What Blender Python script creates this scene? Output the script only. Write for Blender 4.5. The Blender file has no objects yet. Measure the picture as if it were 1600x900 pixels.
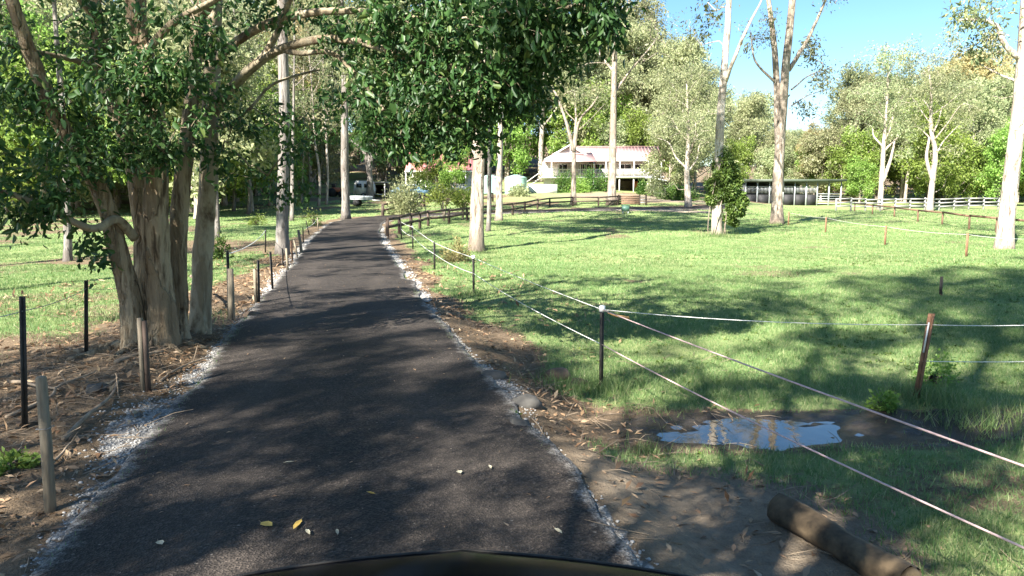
import bpy, math, random
import numpy as np
from mathutils import Vector

# ------------------------------------------------------------------ camera, sky, sun, exposure
sc = bpy.context.scene
COL = sc.collection
R = math.radians
CAM_H, FPX = 1.9, 1155.0
PITCH = math.atan(135.0 / FPX)
cam_d = bpy.data.cameras.new('camera')
cam_d.sensor_width = 36.0
cam_d.lens = 36.0 * FPX / 1600.0
cam_d.clip_start, cam_d.clip_end = 0.05, 3000
cam = bpy.data.objects.new('camera', cam_d)
cam.location = (0, 0, CAM_H)
cam.rotation_euler = (math.pi / 2 - PITCH, 0, 0)
COL.objects.link(cam)
sc.camera = cam

SUN_EL, SUN_AZ = R(39), R(215)      # sun stands behind the viewer's left shoulder
SUN_DIR = np.array([math.sin(SUN_AZ) * math.cos(SUN_EL), math.cos(SUN_AZ) * math.cos(SUN_EL), math.sin(SUN_EL)])
w = bpy.data.worlds.new('World'); sc.world = w; w.use_nodes = True
nt = w.node_tree; nt.nodes.clear()
sky = nt.nodes.new('ShaderNodeTexSky'); sky.sky_type = 'NISHITA'; sky.sun_disc = False
sky.sun_elevation = SUN_EL; sky.sun_rotation = SUN_AZ
sky.air_density = 1.0; sky.dust_density = 0.2; sky.ozone_density = 2.0
bg = nt.nodes.new('ShaderNodeBackground'); bg.inputs['Strength'].default_value = 0.058
wo = nt.nodes.new('ShaderNodeOutputWorld')
sat = nt.nodes.new('ShaderNodeHueSaturation'); sat.inputs['Saturation'].default_value = 1.22
nt.links.new(sky.outputs[0], sat.inputs['Color']); nt.links.new(sat.outputs[0], bg.inputs['Color']); nt.links.new(bg.outputs[0], wo.inputs['Surface'])
sl = bpy.data.lights.new('sun', 'SUN'); sl.energy = 5.0; sl.angle = R(0.53); sl.color = (1.0, 0.94, 0.84)
so = bpy.data.objects.new('sun', sl); COL.objects.link(so)
so.rotation_euler = Vector(SUN_DIR).to_track_quat('Z', 'Y').to_euler()
so.location = (-20, -30, 40)
vs = sc.view_settings
vs.view_transform = 'Standard'; vs.look = 'None'; vs.gamma = 1.0; vs.use_curve_mapping = False
vs.exposure = 2.05
cy = sc.cycles
cy.max_bounces = 6; cy.diffuse_bounces = 3; cy.glossy_bounces = 3; cy.transmission_bounces = 4; cy.transparent_max_bounces = 4
cy.use_denoising = True
cy.sample_clamp_indirect = 6.0

rng = np.random.default_rng(7)
random.seed(7)

# ------------------------------------------------------------------ numeric helpers
def _h(i, j, s):
    n = (i.astype(np.int64) * 374761393 + j.astype(np.int64) * 668265263 + s * 974634761) & 0xffffffff
    n = ((n ^ (n >> 13)) * 1274126177) & 0xffffffff
    return ((n ^ (n >> 16)) & 0xffff) / 65535.0

def vnoise(x, y, s=0):
    x = np.asarray(x, float); y = np.asarray(y, float)
    i = np.floor(x).astype(np.int64); j = np.floor(y).astype(np.int64)
    u = x - i; v = y - j
    u = u * u * (3 - 2 * u); v = v * v * (3 - 2 * v)
    a = _h(i, j, s); b = _h(i + 1, j, s); c = _h(i, j + 1, s); d = _h(i + 1, j + 1, s)
    return (a * (1 - u) + b * u) * (1 - v) + (c * (1 - u) + d * u) * v

def fbm(x, y, s=0, o=4):
    t = 0; a = .5; f = 1.0
    for k in range(o):
        t = t + a * vnoise(np.asarray(x) * f, np.asarray(y) * f, s + k * 17); a *= .5; f *= 2.03
    return t

def sstep(a, b, x):
    t = np.clip((np.asarray(x, float) - a) / (b - a), 0, 1)
    return t * t * (3 - 2 * t)

def unit(v):
    v = np.asarray(v, float)
    return v / np.maximum(np.linalg.norm(v, axis=-1, keepdims=True), 1e-9)

FW = np.array([0, math.cos(PITCH), -math.sin(PITCH)]); UP = np.array([0, math.sin(PITCH), math.cos(PITCH)])
def ray(px, py):
    return np.array([1., 0, 0]) * (px - 800) / FPX + UP * (450 - py) / FPX + FW
def P(px, py, Y):
    d = ray(px, py)
    return np.array([0, 0, CAM_H]) + d * (Y / d[1])

# ------------------------------------------------------------------ drive centre line and terrain
ROADC = np.array([(1.6, -12), (.25, -2), (-.96, 4.03), (-1.78, 7.7), (-2.95, 12.6), (-4.1, 18), (-5.75, 25.5),
                  (-7.25, 32.5), (-8.6, 40), (-9.3, 46), (-8.0, 51.5), (-4.5, 55.5), (2, 60), (9, 64.5), (16, 69), (22, 76)])
def catmull(p, n=14):
    p = np.asarray(p, float); q = np.vstack([2 * p[0] - p[1], p, 2 * p[-1] - p[-2]])
    out = []
    for k in range(1, len(q) - 2):
        for t in np.linspace(0, 1, n, endpoint=False):
            a, b, c, d = q[k - 1], q[k], q[k + 1], q[k + 2]
            out.append(.5 * (2 * b + (c - a) * t + (2 * a - 5 * b + 4 * c - d) * t * t + (3 * b - a - 3 * c + d) * t ** 3))
    out.append(p[-1])
    return np.array(out)
RC = catmull(ROADC, 22)
RT = unit(np.gradient(RC, axis=0)); RN = np.stack([RT[:, 1], -RT[:, 0]], 1)      # points to the right of travel
RS = np.concatenate([[0], np.cumsum(np.linalg.norm(np.diff(RC, axis=0), axis=1))])
HALF = 1.48

def road_sd(x, y):
    """signed offset from the centre line (right positive)"""
    x = np.asarray(x, float).ravel(); y = np.asarray(y, float).ravel()
    out = np.empty(len(x)); ss = np.empty(len(x))
    for k in range(0, len(x), 20000):
        dx = x[k:k + 20000, None] - RC[None, :, 0]; dy = y[k:k + 20000, None] - RC[None, :, 1]
        i = np.argmin(dx * dx + dy * dy, 1); r = np.arange(len(i))
        lat = dx[r, i] * RN[i, 0] + dy[r, i] * RN[i, 1]; lon = dx[r, i] * RT[i, 0] + dy[r, i] * RT[i, 1]
        far = np.hypot(dx[r, i], dy[r, i])
        out[k:k + 20000] = np.where(np.abs(lon) > 1.5, np.sign(lat) * far, lat); ss[k:k + 20000] = RS[i]
    return out, ss

def base_z(x, y):
    x = np.asarray(x, float); y = np.asarray(y, float)
    sl_ = .031 - .011 * sstep(8, 26, x)
    soft = lambda t, k: .5 * (t + np.sqrt(t * t + k * k)) - 0
    z = sl_ * (soft(y - 25, 6) - soft(-25., 6))
    z = z + (.038 * (1 - sstep(24, 36, x))) * soft(y - 68, 5)
    z = z + .04 * soft(y - 112, 10)
    return z

PUD = (2.35, 6.85)
def terr(x, y, sd=None, with_road=True):
    x = np.asarray(x, float); y = np.asarray(y, float); shp = x.shape
    if sd is None:
        sd, _ = road_sd(x, y); sd = sd.reshape(shp)
    z = base_z(x, y)
    off = sstep(HALF, HALF + .6, np.abs(sd))
    dr = sd - HALF; dl = -sd - HALF
    win = sstep(-6, 2, y) * (1 - sstep(10, 16, y))
    z = z - .27 * sstep(.05, 1.0, dr) * win * (1 - .7 * sstep(7, 14, dr))
    z = z - .085 * np.exp(-((x - PUD[0]) / 1.05) ** 2 - ((y - PUD[1]) / .5) ** 2)
    z = z + .16 * np.exp(-((x + 4.1) / 1.0) ** 2 - ((y - 9.6) / 2.6) ** 2) * sstep(.1, .8, dl)
    z = z - .10 * sstep(1.2, 3.5, dl) * (1 - sstep(9, 15, y))
    rough = (fbm(x * 1.3, y * 1.3, 3) - .47) * .12 + (fbm(x * .28, y * .28, 9, 3) - .45) * .22 * sstep(8, 20, y) + (vnoise(x * 7, y * 7, 5) - .5) * .02 * (1 - sstep(12, 25, y))
    pk = np.exp(-((x - PUD[0]) / 2.2) ** 2 - ((y - PUD[1]) / 1.0) ** 2)
    z = z + .05 * off * (fbm(x * 5, y * 5, 23, 3) - .45) * np.exp(-((x - 1.1) / 1.1) ** 2 - ((y - 4.7) / 1.2) ** 2)
    z = z + rough * off * (1 - .5 * pk) + pk * off * ((vnoise(x * 3.4, y * 6.5, 15) - .5) * .038 + (vnoise(x * 11, y * 17, 16) - .5) * .026)
    if with_road:
        z = z - .05 * (1 - sstep(HALF - .12, HALF + .02, np.abs(sd)))
    return z

def tz(x, y):
    return float(terr(np.array([x]), np.array([y]))[0])

def G(px, py, far=160.):
    """ground point seen at a picture position of the 1600 px photograph"""
    d = ray(px, py); d = d / d[1]
    Y = np.concatenate([np.arange(3, 30, .05), np.arange(30, far, .25)])
    X = d[0] * Y; Z = CAM_H + d[2] * Y
    below = Z <= terr(X, Y)
    k = int(np.argmax(below)) if below.any() else len(Y) - 1
    return np.array([X[k], Y[k], tz(X[k], Y[k])])

# ------------------------------------------------------------------ materials
MATS = {}
def mat(name, rough=.8):
    m = bpy.data.materials.new(name); m.use_nodes = True
    MATS[name] = m
    b = m.node_tree.nodes['Principled BSDF']; b.inputs['Roughness'].default_value = rough
    return m, m.node_tree, b
def N(t, typ, **kw):
    n = t.nodes.new(typ)
    for k, v in kw.items():
        if k in n.inputs: n.inputs[k].default_value = v
        else: setattr(n, k, v)
    return n
def L(t, a, b): t.links.new(a, b)
def noise(t, scale, detail=4, rough=.6, coord='Object', stretch=None, vec=None):
    n = N(t, 'ShaderNodeTexNoise'); n.inputs['Scale'].default_value = scale; n.inputs['Detail'].default_value = detail; n.inputs['Roughness'].default_value = rough
    if vec is None:
        c = N(t, 'ShaderNodeTexCoord'); vec = c.outputs[coord]
    if stretch:
        mp = N(t, 'ShaderNodeMapping'); mp.inputs['Scale'].default_value = stretch; L(t, vec, mp.inputs['Vector']); vec = mp.outputs[0]
    L(t, vec, n.inputs['Vector'])
    return n
def ramp(t, fac, stops):
    r = N(t, 'ShaderNodeValToRGB'); e = r.color_ramp.elements
    while len(e) < len(stops): e.new(.5)
    for k, (p, c) in enumerate(stops):
        e[k].position = p; e[k].color = (c[0], c[1], c[2], 1) if hasattr(c, '__len__') else (c, c, c, 1)
    L(t, fac, r.inputs['Fac'])
    return r
def mixc(t, fac, a, b, mode='MIX'):
    m = N(t, 'ShaderNodeMix'); m.data_type = 'RGBA'; m.blend_type = mode
    for v, i in ((fac, 0), (a, 6), (b, 7)):
        if hasattr(v, 'links'): L(t, v, m.inputs[i])
        elif i == 0: m.inputs[0].default_value = v
        else: m.inputs[i].default_value = (v[0], v[1], v[2], 1)
    return m.outputs[2]
def math_(t, op, a, b=None, clamp=False):
    m = N(t, 'ShaderNodeMath'); m.operation = op; m.use_clamp = clamp
    for v, i in ((a, 0), (b, 1)):
        if v is None: continue
        if hasattr(v, 'links'): L(t, v, m.inputs[i])
        else: m.inputs[i].default_value = v
    return m.outputs[0]
def bump(t, b, h, strength=.5, dist=.02):
    n = N(t, 'ShaderNodeBump'); n.inputs['Strength'].default_value = strength; n.inputs['Distance'].default_value = dist
    L(t, h, n.inputs['Height']); L(t, n.outputs[0], b.inputs['Normal']); return n

def simple(name, c, rough=.7, var=.25, scale=6., metal=0., bmp=.0, coat=0., stretch=None):
    m, t, b = mat(name, rough)
    n = noise(t, scale, 4, stretch=stretch)
    r = ramp(t, n.outputs['Fac'], [(.3, tuple(v * (1 - var) for v in c)), (.7, tuple(min(1, v * (1 + var)) for v in c))])
    L(t, r.outputs[0], b.inputs['Base Color']); b.inputs['Metallic'].default_value = metal; b.inputs['Coat Weight'].default_value = coat
    if bmp: bump(t, b, n.outputs['Fac'], bmp, .01)
    return m

def leafmat(name, c1, c2, c3=None, trans=.35, gloss=.35, clump=.25):
    """leaf: colour differs from leaf to leaf and from clump to clump, thin enough to pass some light"""
    m = bpy.data.materials.new(name); m.use_nodes = True; t = m.node_tree; t.nodes.clear(); MATS[name] = m
    g = N(t, 'ShaderNodeNewGeometry'); oi = N(t, 'ShaderNodeObjectInfo')
    stops = [(0, c1), (.8, c2), (1, c3 or c2)]
    r = ramp(t, g.outputs['Random Per Island'], stops)
    nz = noise(t, clump, 2)
    k = math_(t, 'ADD', math_(t, 'MULTIPLY', nz.outputs['Fac'], .9), math_(t, 'MULTIPLY', oi.outputs['Random'], .45))
    k = math_(t, 'ADD', k, .33)
    hs = N(t, 'ShaderNodeHueSaturation'); L(t, r.outputs[0], hs.inputs['Color']); L(t, k, hs.inputs['Value'])
    hue = math_(t, 'ADD', math_(t, 'MULTIPLY', oi.outputs['Random'], .05), .475); L(t, hue, hs.inputs['Hue'])
    d = N(t, 'ShaderNodeBsdfPrincipled'); d.inputs['Roughness'].default_value = .45; d.inputs['Specular IOR Level'].default_value = gloss
    L(t, hs.outputs[0], d.inputs['Base Color'])
    tr = N(t, 'ShaderNodeBsdfTranslucent'); L(t, mixc(t, .6, hs.outputs[0], (.45, .6, .05), 'MIX') if False else hs.outputs[0], tr.inputs['Color'])
    mx = N(t, 'ShaderNodeMixShader'); mx.inputs[0].default_value = trans
    L(t, d.outputs[0], mx.inputs[1]); L(t, tr.outputs[0], mx.inputs[2])
    o = N(t, 'ShaderNodeOutputMaterial'); L(t, mx.outputs[0], o.inputs['Surface'])
    return m

def barkmat(name, pale, mid, dark, stocking=0.0, patch=1.3, streak=(7, 7, 1.0), bmp=.6):
    """bark: vertical streaks and peeling patches; stocking = height up to which rough dark bark stays on"""
    m, t, b = mat(name, .85)
    tc = N(t, 'ShaderNodeTexCoord')
    a = noise(t, 1.6, 6, .65, stretch=streak, vec=tc.outputs['Object'])
    p = noise(t, patch, 4, .55, stretch=(1.6, 1.6, .55), vec=tc.outputs['Object'])
    col = ramp(t, a.outputs['Fac'], [(.36, dark), (.45, mid), (.54, pale), (.7, tuple(v * .8 for v in pale))]).outputs[0]
    pf = ramp(t, p.outputs['Fac'], [(.5, 0.), (.53, 1.)]).outputs[0]
    col = mixc(t, math_(t, 'MULTIPLY', pf, .75), col, mid)
    d2 = ramp(t, noise(t, 2.6, 5, .7, stretch=(3, 3, .35), vec=tc.outputs['Object']).outputs['Fac'], [(.55, 0.), (.68, 1.)]).outputs[0]
    col = mixc(t, math_(t, 'MULTIPLY', d2, .65), col, dark)
    if stocking > 0:
        sx = N(t, 'ShaderNodeSeparateXYZ'); L(t, tc.outputs['Object'], sx.inputs[0])
        hh = math_(t, 'ADD', sx.outputs['Z'], math_(t, 'MULTIPLY', p.outputs['Fac'], stocking * 1.4))
        f = ramp(t, math_(t, 'DIVIDE', hh, stocking * 2), [(.42, 1.), (.75, 0.)]).outputs[0]
        rb = ramp(t, noise(t, 3, 6, .7, stretch=(9, 9, .8), vec=tc.outputs['Object']).outputs['Fac'], [(.35, dark), (.65, mid)]).outputs[0]
        col = mixc(t, math_(t, 'MULTIPLY', f, .85), col, rb)
    L(t, col, b.inputs['Base Color'])
    bump(t, b, math_(t, 'ADD', math_(t, 'MULTIPLY', a.outputs['Fac'], 2.), pf), bmp, .05)
    b.inputs['Specular IOR Level'].default_value = .2
    return m

# ground
def ground_mat():
    m, t, b = mat('ground_soil_and_grass', .95)
    b.inputs['Specular IOR Level'].default_value = .15
    tc = N(t, 'ShaderNodeTexCoord'); v = tc.outputs['Object']
    at = lambda n_: N(t, 'ShaderNodeAttribute', attribute_name=n_).outputs['Fac']
    n1 = noise(t, 1.1, 6, .65, vec=v); n2 = noise(t, 9, 6, .7, vec=v); n3 = noise(t, 60, 4, .7, vec=v); n4 = noise(t, .12, 4, .6, vec=v)
    soil = ramp(t, n2.outputs['Fac'], [(.3, (.085, .058, .036)), (.5, (.17, .122, .076)), (.7, (.27, .2, .13))]).outputs[0]
    soil = mixc(t, .5, soil, ramp(t, n3.outputs['Fac'], [(.3, (.06, .04, .025)), (.7, (.36, .27, .18))]).outputs[0])
    dry = ramp(t, n3.outputs['Fac'], [(.3, (.2, .17, .08)), (.7, (.42, .37, .2))]).outputs[0]
    gr = ramp(t, n3.outputs['Fac'], [(.25, (.10, .165, .05)), (.5, (.24, .305, .12)), (.75, (.42, .43, .23))]).outputs[0]
    gr2 = ramp(t, n1.outputs['Fac'], [(.3, (.09, .18, .05)), (.7, (.36, .41, .17))]).outputs[0]
    gr = mixc(t, .45, gr, gr2)
    gr = mixc(t, math_(t, 'MULTIPLY', ramp(t, n4.outputs['Fac'], [(.45, 0.), (.65, 1.)]).outputs[0], .35), gr, dry)
    gf = math_(t, 'ADD', at('grass'), math_(t, 'MULTIPLY', math_(t, 'SUBTRACT', n2.outputs['Fac'], .5), .9))
    gf = ramp(t, gf, [(.4, 0.), (.62, 1.)]).outputs[0]
    col = mixc(t, gf, soil, gr)
    gv = math_(t, 'ADD', at('gravel'), math_(t, 'MULTIPLY', math_(t, 'SUBTRACT', n2.outputs['Fac'], .5), 1.1))
    gv = ramp(t, gv, [(.45, 0.), (.6, 1.)]).outputs[0]
    vo = N(t, 'ShaderNodeTexVoronoi'); vo.inputs['Scale'].default_value = 38; L(t, v, vo.inputs['Vector'])
    stone = ramp(t, vo.outputs['Color'], [(.2, (.2, .19, .175)), (.8, (.42, .41, .39))]).outputs[0]
    col = mixc(t, gv, col, stone)
    mud = at('mud')
    mf = ramp(t, math_(t, 'ADD', mud, math_(t, 'MULTIPLY', math_(t, 'SUBTRACT', n2.outputs['Fac'], .5), .7)), [(.4, 0.), (.65, 1.)]).outputs[0]
    col = mixc(t, mf, col, ramp(t, n2.outputs['Fac'], [(.3, (.022, .018, .014)), (.7, (.07, .055, .042))]).outputs[0])
    pd = at('pale')
    col = mixc(t, math_(t, 'MULTIPLY', pd, .8), col, ramp(t, n2.outputs['Fac'], [(.3, (.33, .27, .2)), (.7, (.5, .43, .33))]).outputs[0])
    L(t, col, b.inputs['Base Color'])
    L(t, math_(t, 'SUBTRACT', .95, math_(t, 'MULTIPLY', mf, .68)), b.inputs['Roughness'])
    hgt = math_(t, 'ADD', math_(t, 'MULTIPLY', n3.outputs['Fac'], .5), n2.outputs['Fac'])
    bump(t, b, hgt, .9, .06)
    return m
def asphalt_mat():
    m, t, b = mat('asphalt', .82)
    tc = N(t, 'ShaderNodeTexCoord'); v = tc.outputs['Object']
    vo = N(t, 'ShaderNodeTexVoronoi'); vo.inputs['Scale'].default_value = 75; L(t, v, vo.inputs['Vector'])
    ag = ramp(t, vo.outputs['Color'], [(.15, (.012, .0095, .0082)), (.6, (.034, .0275, .023)), (.93, (.08, .065, .054)), (1., (.3, .26, .21))]).outputs[0]
    n1 = noise(t, .8, 5, .6, vec=v); n2 = noise(t, 6, 5, .7, vec=v)
    k = ramp(t, n1.outputs['Fac'], [(.3, .75), (.7, 1.25)]).outputs[0]
    col = mixc(t, 1.0, ag, k, 'MULTIPLY')
    dust = ramp(t, n2.outputs['Fac'], [(.55, 0.), (.8, .28)]).outputs[0]
    col = mixc(t, dust, col, (.14, .11, .085))
    wt = N(t, 'ShaderNodeAttribute', attribute_name='track').outputs['Fac']
    n6 = noise(t, 1.7, 5, .65, vec=v, stretch=(1, .35, 1))
    col = mixc(t, math_(t, 'MULTIPLY', wt, ramp(t, n6.outputs['Fac'], [(.35, 0.), (.7, .35)]).outputs[0]), col, (.12, .098, .08))
    col = mixc(t, ramp(t, n6.outputs['Fac'], [(.3, .5), (.45, 0.)]).outputs[0], col, (.018, .015, .013))
    e = N(t, 'ShaderNodeAttribute', attribute_name='edge').outputs['Fac']
    ef = ramp(t, math_(t, 'ADD', e, math_(t, 'MULTIPLY', math_(t, 'SUBTRACT', n2.outputs['Fac'], .5), 1.2)), [(.62, 0.), (.95, .75)]).outputs[0]
    col = mixc(t, ef, col, ramp(t, vo.outputs['Color'], [(.2, (.12, .11, .1)), (.8, (.4, .38, .35))]).outputs[0])
    L(t, col, b.inputs['Base Color']); b.inputs['Specular IOR Level'].default_value = .35
    bump(t, b, vo.outputs['Distance'], .7, .012)
    return m
ground_mat(); asphalt_mat()
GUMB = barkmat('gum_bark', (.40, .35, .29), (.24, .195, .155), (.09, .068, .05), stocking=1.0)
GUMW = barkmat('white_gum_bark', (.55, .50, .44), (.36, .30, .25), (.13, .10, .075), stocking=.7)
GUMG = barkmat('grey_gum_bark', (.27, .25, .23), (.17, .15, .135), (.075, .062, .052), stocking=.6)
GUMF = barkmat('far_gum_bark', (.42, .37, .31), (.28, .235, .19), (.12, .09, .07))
FIGB = barkmat('tan_flaky_bark', (.38, .305, .205), (.22, .165, .105), (.075, .053, .033), patch=2.2, bmp=.9)
SMOB = barkmat('smooth_tan_bark', (.36, .31, .22), (.24, .195, .13), (.10, .07, .045), patch=1.6, streak=(3, 3, 1.5), bmp=.35)
leafmat('broad_leaf', (.022, .062, .018), (.07, .135, .035), (.13, .17, .045), trans=.4, gloss=.45, clump=.8)
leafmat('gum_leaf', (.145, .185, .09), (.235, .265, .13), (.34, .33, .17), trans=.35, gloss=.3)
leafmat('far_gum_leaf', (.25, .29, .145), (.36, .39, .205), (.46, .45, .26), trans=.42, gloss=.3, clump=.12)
leafmat('dry_gum_leaf', (.31, .26, .13), (.41, .34, .18), (.46, .36, .2), trans=.42, gloss=.3, clump=.12)
leafmat('green_leaf', (.15, .24, .045), (.25, .35, .075), (.35, .43, .12), trans=.4, gloss=.3, clump=.2)
leafmat('ivy_leaf', (.06, .13, .025), (.11, .2, .04), (.2, .29, .07), trans=.3, gloss=.4, clump=.6)
leafmat('shrub_leaf', (.05, .12, .025), (.10, .19, .04), (.2, .28, .06), trans=.35, gloss=.3, clump=.5)
leafmat('dry_bush_leaf', (.22, .2, .08), (.33, .3, .13), (.4, .36, .18), trans=.3, gloss=.2, clump=.6)
leafmat('grass_blade', (.095, .19, .06), (.22, .305, .115), (.44, .44, .24), trans=.4, gloss=.25, clump=.35)
leafmat('fallen_brown_leaf', (.2, .12, .065), (.44, .31, .185), (.55, .42, .26), trans=.12, gloss=.25, clump=2.)
simple('yellow_leaf', (.62, .42, .10), .5, .2, 30)
simple('pale_leaf', (.5, .46, .33), .5, .2, 30)
simple('crushed_stone', (.36, .35, .33), .85, .4, 18, bmp=.4)
simple('rock', (.12, .085, .06), .9, .45, 7, bmp=.9)
simple('grey_rock', (.085, .08, .072), .9, .4, 6, bmp=.9)
simple('log_wood', (.085, .06, .034), .9, .8, 7, bmp=1.0)
simple('log_end', (.09, .065, .035), .85, .3, 14)
simple('grey_timber', (.21, .175, .125), .85, .35, 4, bmp=.5, stretch=(8, 8, 1))
simple('dark_timber', (.075, .052, .04), .85, .4, 4, bmp=.4)
simple('brown_timber', (.16, .095, .06), .85, .35, 4, bmp=.4)
simple('weathered_white_timber', (.3, .295, .28), .8, .2, 3)
simple('rusty_steel', (.22, .115, .065), .85, .4, 20, bmp=.4)
simple('dark_steel', (.035, .031, .026), .65, .6, 15)
simple('white_plastic', (.75, .75, .74), .4, .08, 12)
simple('orange_plastic', (.6, .33, .12), .5, .1, 12)
simple('fence_tape', (.62, .44, .42), .7, .18, 25)
simple('white_tape', (.72, .72, .68), .6, .15, 25)
simple('wire', (.45, .43, .4), .4, .2, 20, metal=.6)
simple('dry_twig', (.26, .2, .14), .9, .4, 9)
simple('white_paint', (.78, .77, .74), .6, .06, 1.5)
simple('cream_wall', (.68, .65, .56), .7, .07, 1.5)
simple('pink_roof', (.58, .37, .35), .5, .14, .8)
simple('red_roof', (.5, .2, .2), .5, .15, .8)
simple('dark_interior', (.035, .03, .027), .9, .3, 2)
simple('garage_door', (.12, .09, .07), .7, .25, 3)
simple('teal_tank', (.33, .52, .46), .5, .08, 1)
simple('olive_steel', (.07, .09, .065), .6, .2, 1)
simple('galvanised', (.42, .45, .46), .5, .15, 2, metal=.3)
simple('shed_wall', (.1, .105, .11), .7, .25, 1.5, stretch=(1, 1, .2))
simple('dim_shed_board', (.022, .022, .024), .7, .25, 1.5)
simple('green_plastic', (.08, .17, .13), .5, .15, 4)
simple('caravan_white', (.74, .74, .72), .35, .05, 2, coat=.3)
simple('rubber', (.02, .02, .02), .8, .2, 10)
simple('orange_machine', (.48, .16, .07), .6, .3, 3)
simple('blue_car_paint', (.22, .36, .47), .35, .08, 2, coat=.6)
simple('black_paint', (.002, .004, .009), .22, .1, 3); MATS['black_paint'].node_tree.nodes['Principled BSDF'].inputs['IOR'].default_value = 1.1; MATS['black_paint'].node_tree.nodes['Principled BSDF'].inputs['Specular Tint'].default_value = (.55, .7, 1, 1)
simple('black_plastic', (.018, .018, .018), .6, .15, 30)
simple('lamp_glass', (.6, .62, .64), .15, .05, 5)
m, t, b = mat('window_glass', .08); b.inputs['Base Color'].default_value = (.02, .025, .028, 1); b.inputs['Specular IOR Level'].default_value = .7
m, t, b = mat('muddy_water', .03); b.inputs['Base Color'].default_value = (.05, .04, .026, 1); b.inputs['Specular IOR Level'].default_value = .9; b.inputs['IOR'].default_value = 1.45
bump(t, b, noise(t, 9, 3, .5).outputs['Fac'], .05, .02)

# ------------------------------------------------------------------ mesh helpers
def mk(name, V, F, m, parent=None, smooth=False, loc=None):
    """one mesh object; F is a list of index arrays (n,3) / (n,4)"""
    me = mesh_data(name, V, F, m, smooth)
    return place(name, me, parent, loc)
def mesh_data(name, V, F, m, smooth=False):
    V = np.asarray(V, np.float32); F = [np.asarray(f, np.int32) for f in F if len(f)]
    me = bpy.data.meshes.new(name)
    me.vertices.add(len(V)); me.vertices.foreach_set('co', V.ravel())
    li = np.concatenate([f.ravel() for f in F]); n = np.concatenate([np.full(len(f), f.shape[1], np.int32) for f in F])
    st = np.concatenate([[0], np.cumsum(n)[:-1]]).astype(np.int32)
    me.loops.add(len(li)); me.loops.foreach_set('vertex_index', li)
    me.polygons.add(len(n)); me.polygons.foreach_set('loop_start', st); me.polygons.foreach_set('loop_total', n)
    if smooth: me.polygons.foreach_set('use_smooth', np.ones(len(n), bool))
    me.update(calc_edges=True); me.validate()
    me.materials.append(MATS[m])
    return me
def place(name, me, parent=None, loc=None):
    o = bpy.data.objects.new(name, me); COL.objects.link(o)
    if parent: o.parent = parent
    if loc is not None: o.location = [float(v) for v in loc]
    return o
def tag(o, label, cat, group=None, kind=None):
    if label: o['label'] = label
    if cat: o['category'] = cat
    if group: o['group'] = group
    if kind: o['kind'] = kind
    return o
def thing(name, loc, label, cat, group=None, rz=0.):
    o = bpy.data.objects.new(name, None); COL.objects.link(o); o.location = [float(v) for v in loc]; o.rotation_euler.z = rz
    o.empty_display_size = .2
    return tag(o, label, cat, group)

class MB:
    def __init__(s): s.V = []; s.F = {3: [], 4: []}; s.n = 0
    def add(s, V, *Fs):
        V = np.asarray(V, float).reshape(-1, 3)
        for F in Fs:
            F = np.asarray(F)
            if len(F): s.F[F.shape[1]].append(F + s.n)
        s.V.append(V); s.n += len(V); return s
    def box(s, c, d, ax=None, taper=1.0):
        c = np.asarray(c, float); d = np.asarray(d, float) / 2
        q = np.array([(x, y, z) for z in (-1, 1) for y in (-1, 1) for x in (-1, 1)], float)
        q[4:, :2] *= taper; q = q * d
        if ax is not None: q = q @ np.asarray(ax)
        return s.add(q + c, [(0, 2, 3, 1), (4, 5, 7, 6), (0, 1, 5, 4), (2, 6, 7, 3), (0, 4, 6, 2), (1, 3, 7, 5)])
    def beam(s, a, b, wd, ht):
        a = np.asarray(a, float); b = np.asarray(b, float); u = unit(b - a)
        up = np.array([0, 0, 1.]) if abs(u[2]) < .9 else np.array([0, 1., 0])
        sd = unit(np.cross(u, up)); up = np.cross(sd, u)
        return s.box((a + b) / 2, (np.linalg.norm(b - a), wd, ht), np.array([u, sd, up]))
    def tube(s, pts, rad, n=8, cap=True, flute=None):
        pts = np.asarray(pts, float); k = len(pts); rad = np.broadcast_to(np.asarray(rad, float), (k,))
        T = unit(np.gradient(pts, axis=0)); ref = np.array([.3, 1., .1]) if abs(T[0][2]) > .8 else np.array([0, 0, 1.])
        A = unit(np.cross(T, ref)); Bv = np.cross(T, A)
        th = np.arange(n) * 2 * np.pi / n
        rr = rad[:, None] * np.ones(n)[None]
        if flute is not None: rr = rr * flute(np.arange(k)[:, None] / max(k - 1, 1), th[None])
        V = pts[:, None] + rr[..., None] * (A[:, None] * np.cos(th)[None, :, None] + Bv[:, None] * np.sin(th)[None, :, None])
        i = np.arange(k - 1)[:, None] * n; j = np.arange(n)[None]; j2 = (j + 1) % n
        Q = np.stack([i + j, i + j2, i + n + j2, i + n + j], -1).reshape(-1, 4)
        s.add(V.reshape(-1, 3), Q)
        if cap:
            b0 = s.n - k * n
            for e, (c, o) in enumerate(((pts[0], 0), (pts[-1], (k - 1) * n))):
                base = b0 + o
                s.V.append(c[None]); ci = s.n; s.n += 1
                idx = base + np.arange(n); i2 = base + (np.arange(n) + 1) % n
                s.F[3].append(np.stack([np.full(n, ci), i2, idx] if e == 0 else [np.full(n, ci), idx, i2], 1))
        return s
    def out(s):
        return np.vstack(s.V), [np.vstack(f) for f in s.F.values() if f]
    def obj(s, name, m, parent=None, smooth=False, loc=None):
        V, F = s.out(); return mk(name, V, F, m, parent, smooth, loc)
    def data(s, name, m, smooth=False):
        V, F = s.out(); return mesh_data(name, V, F, m, smooth)

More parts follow.
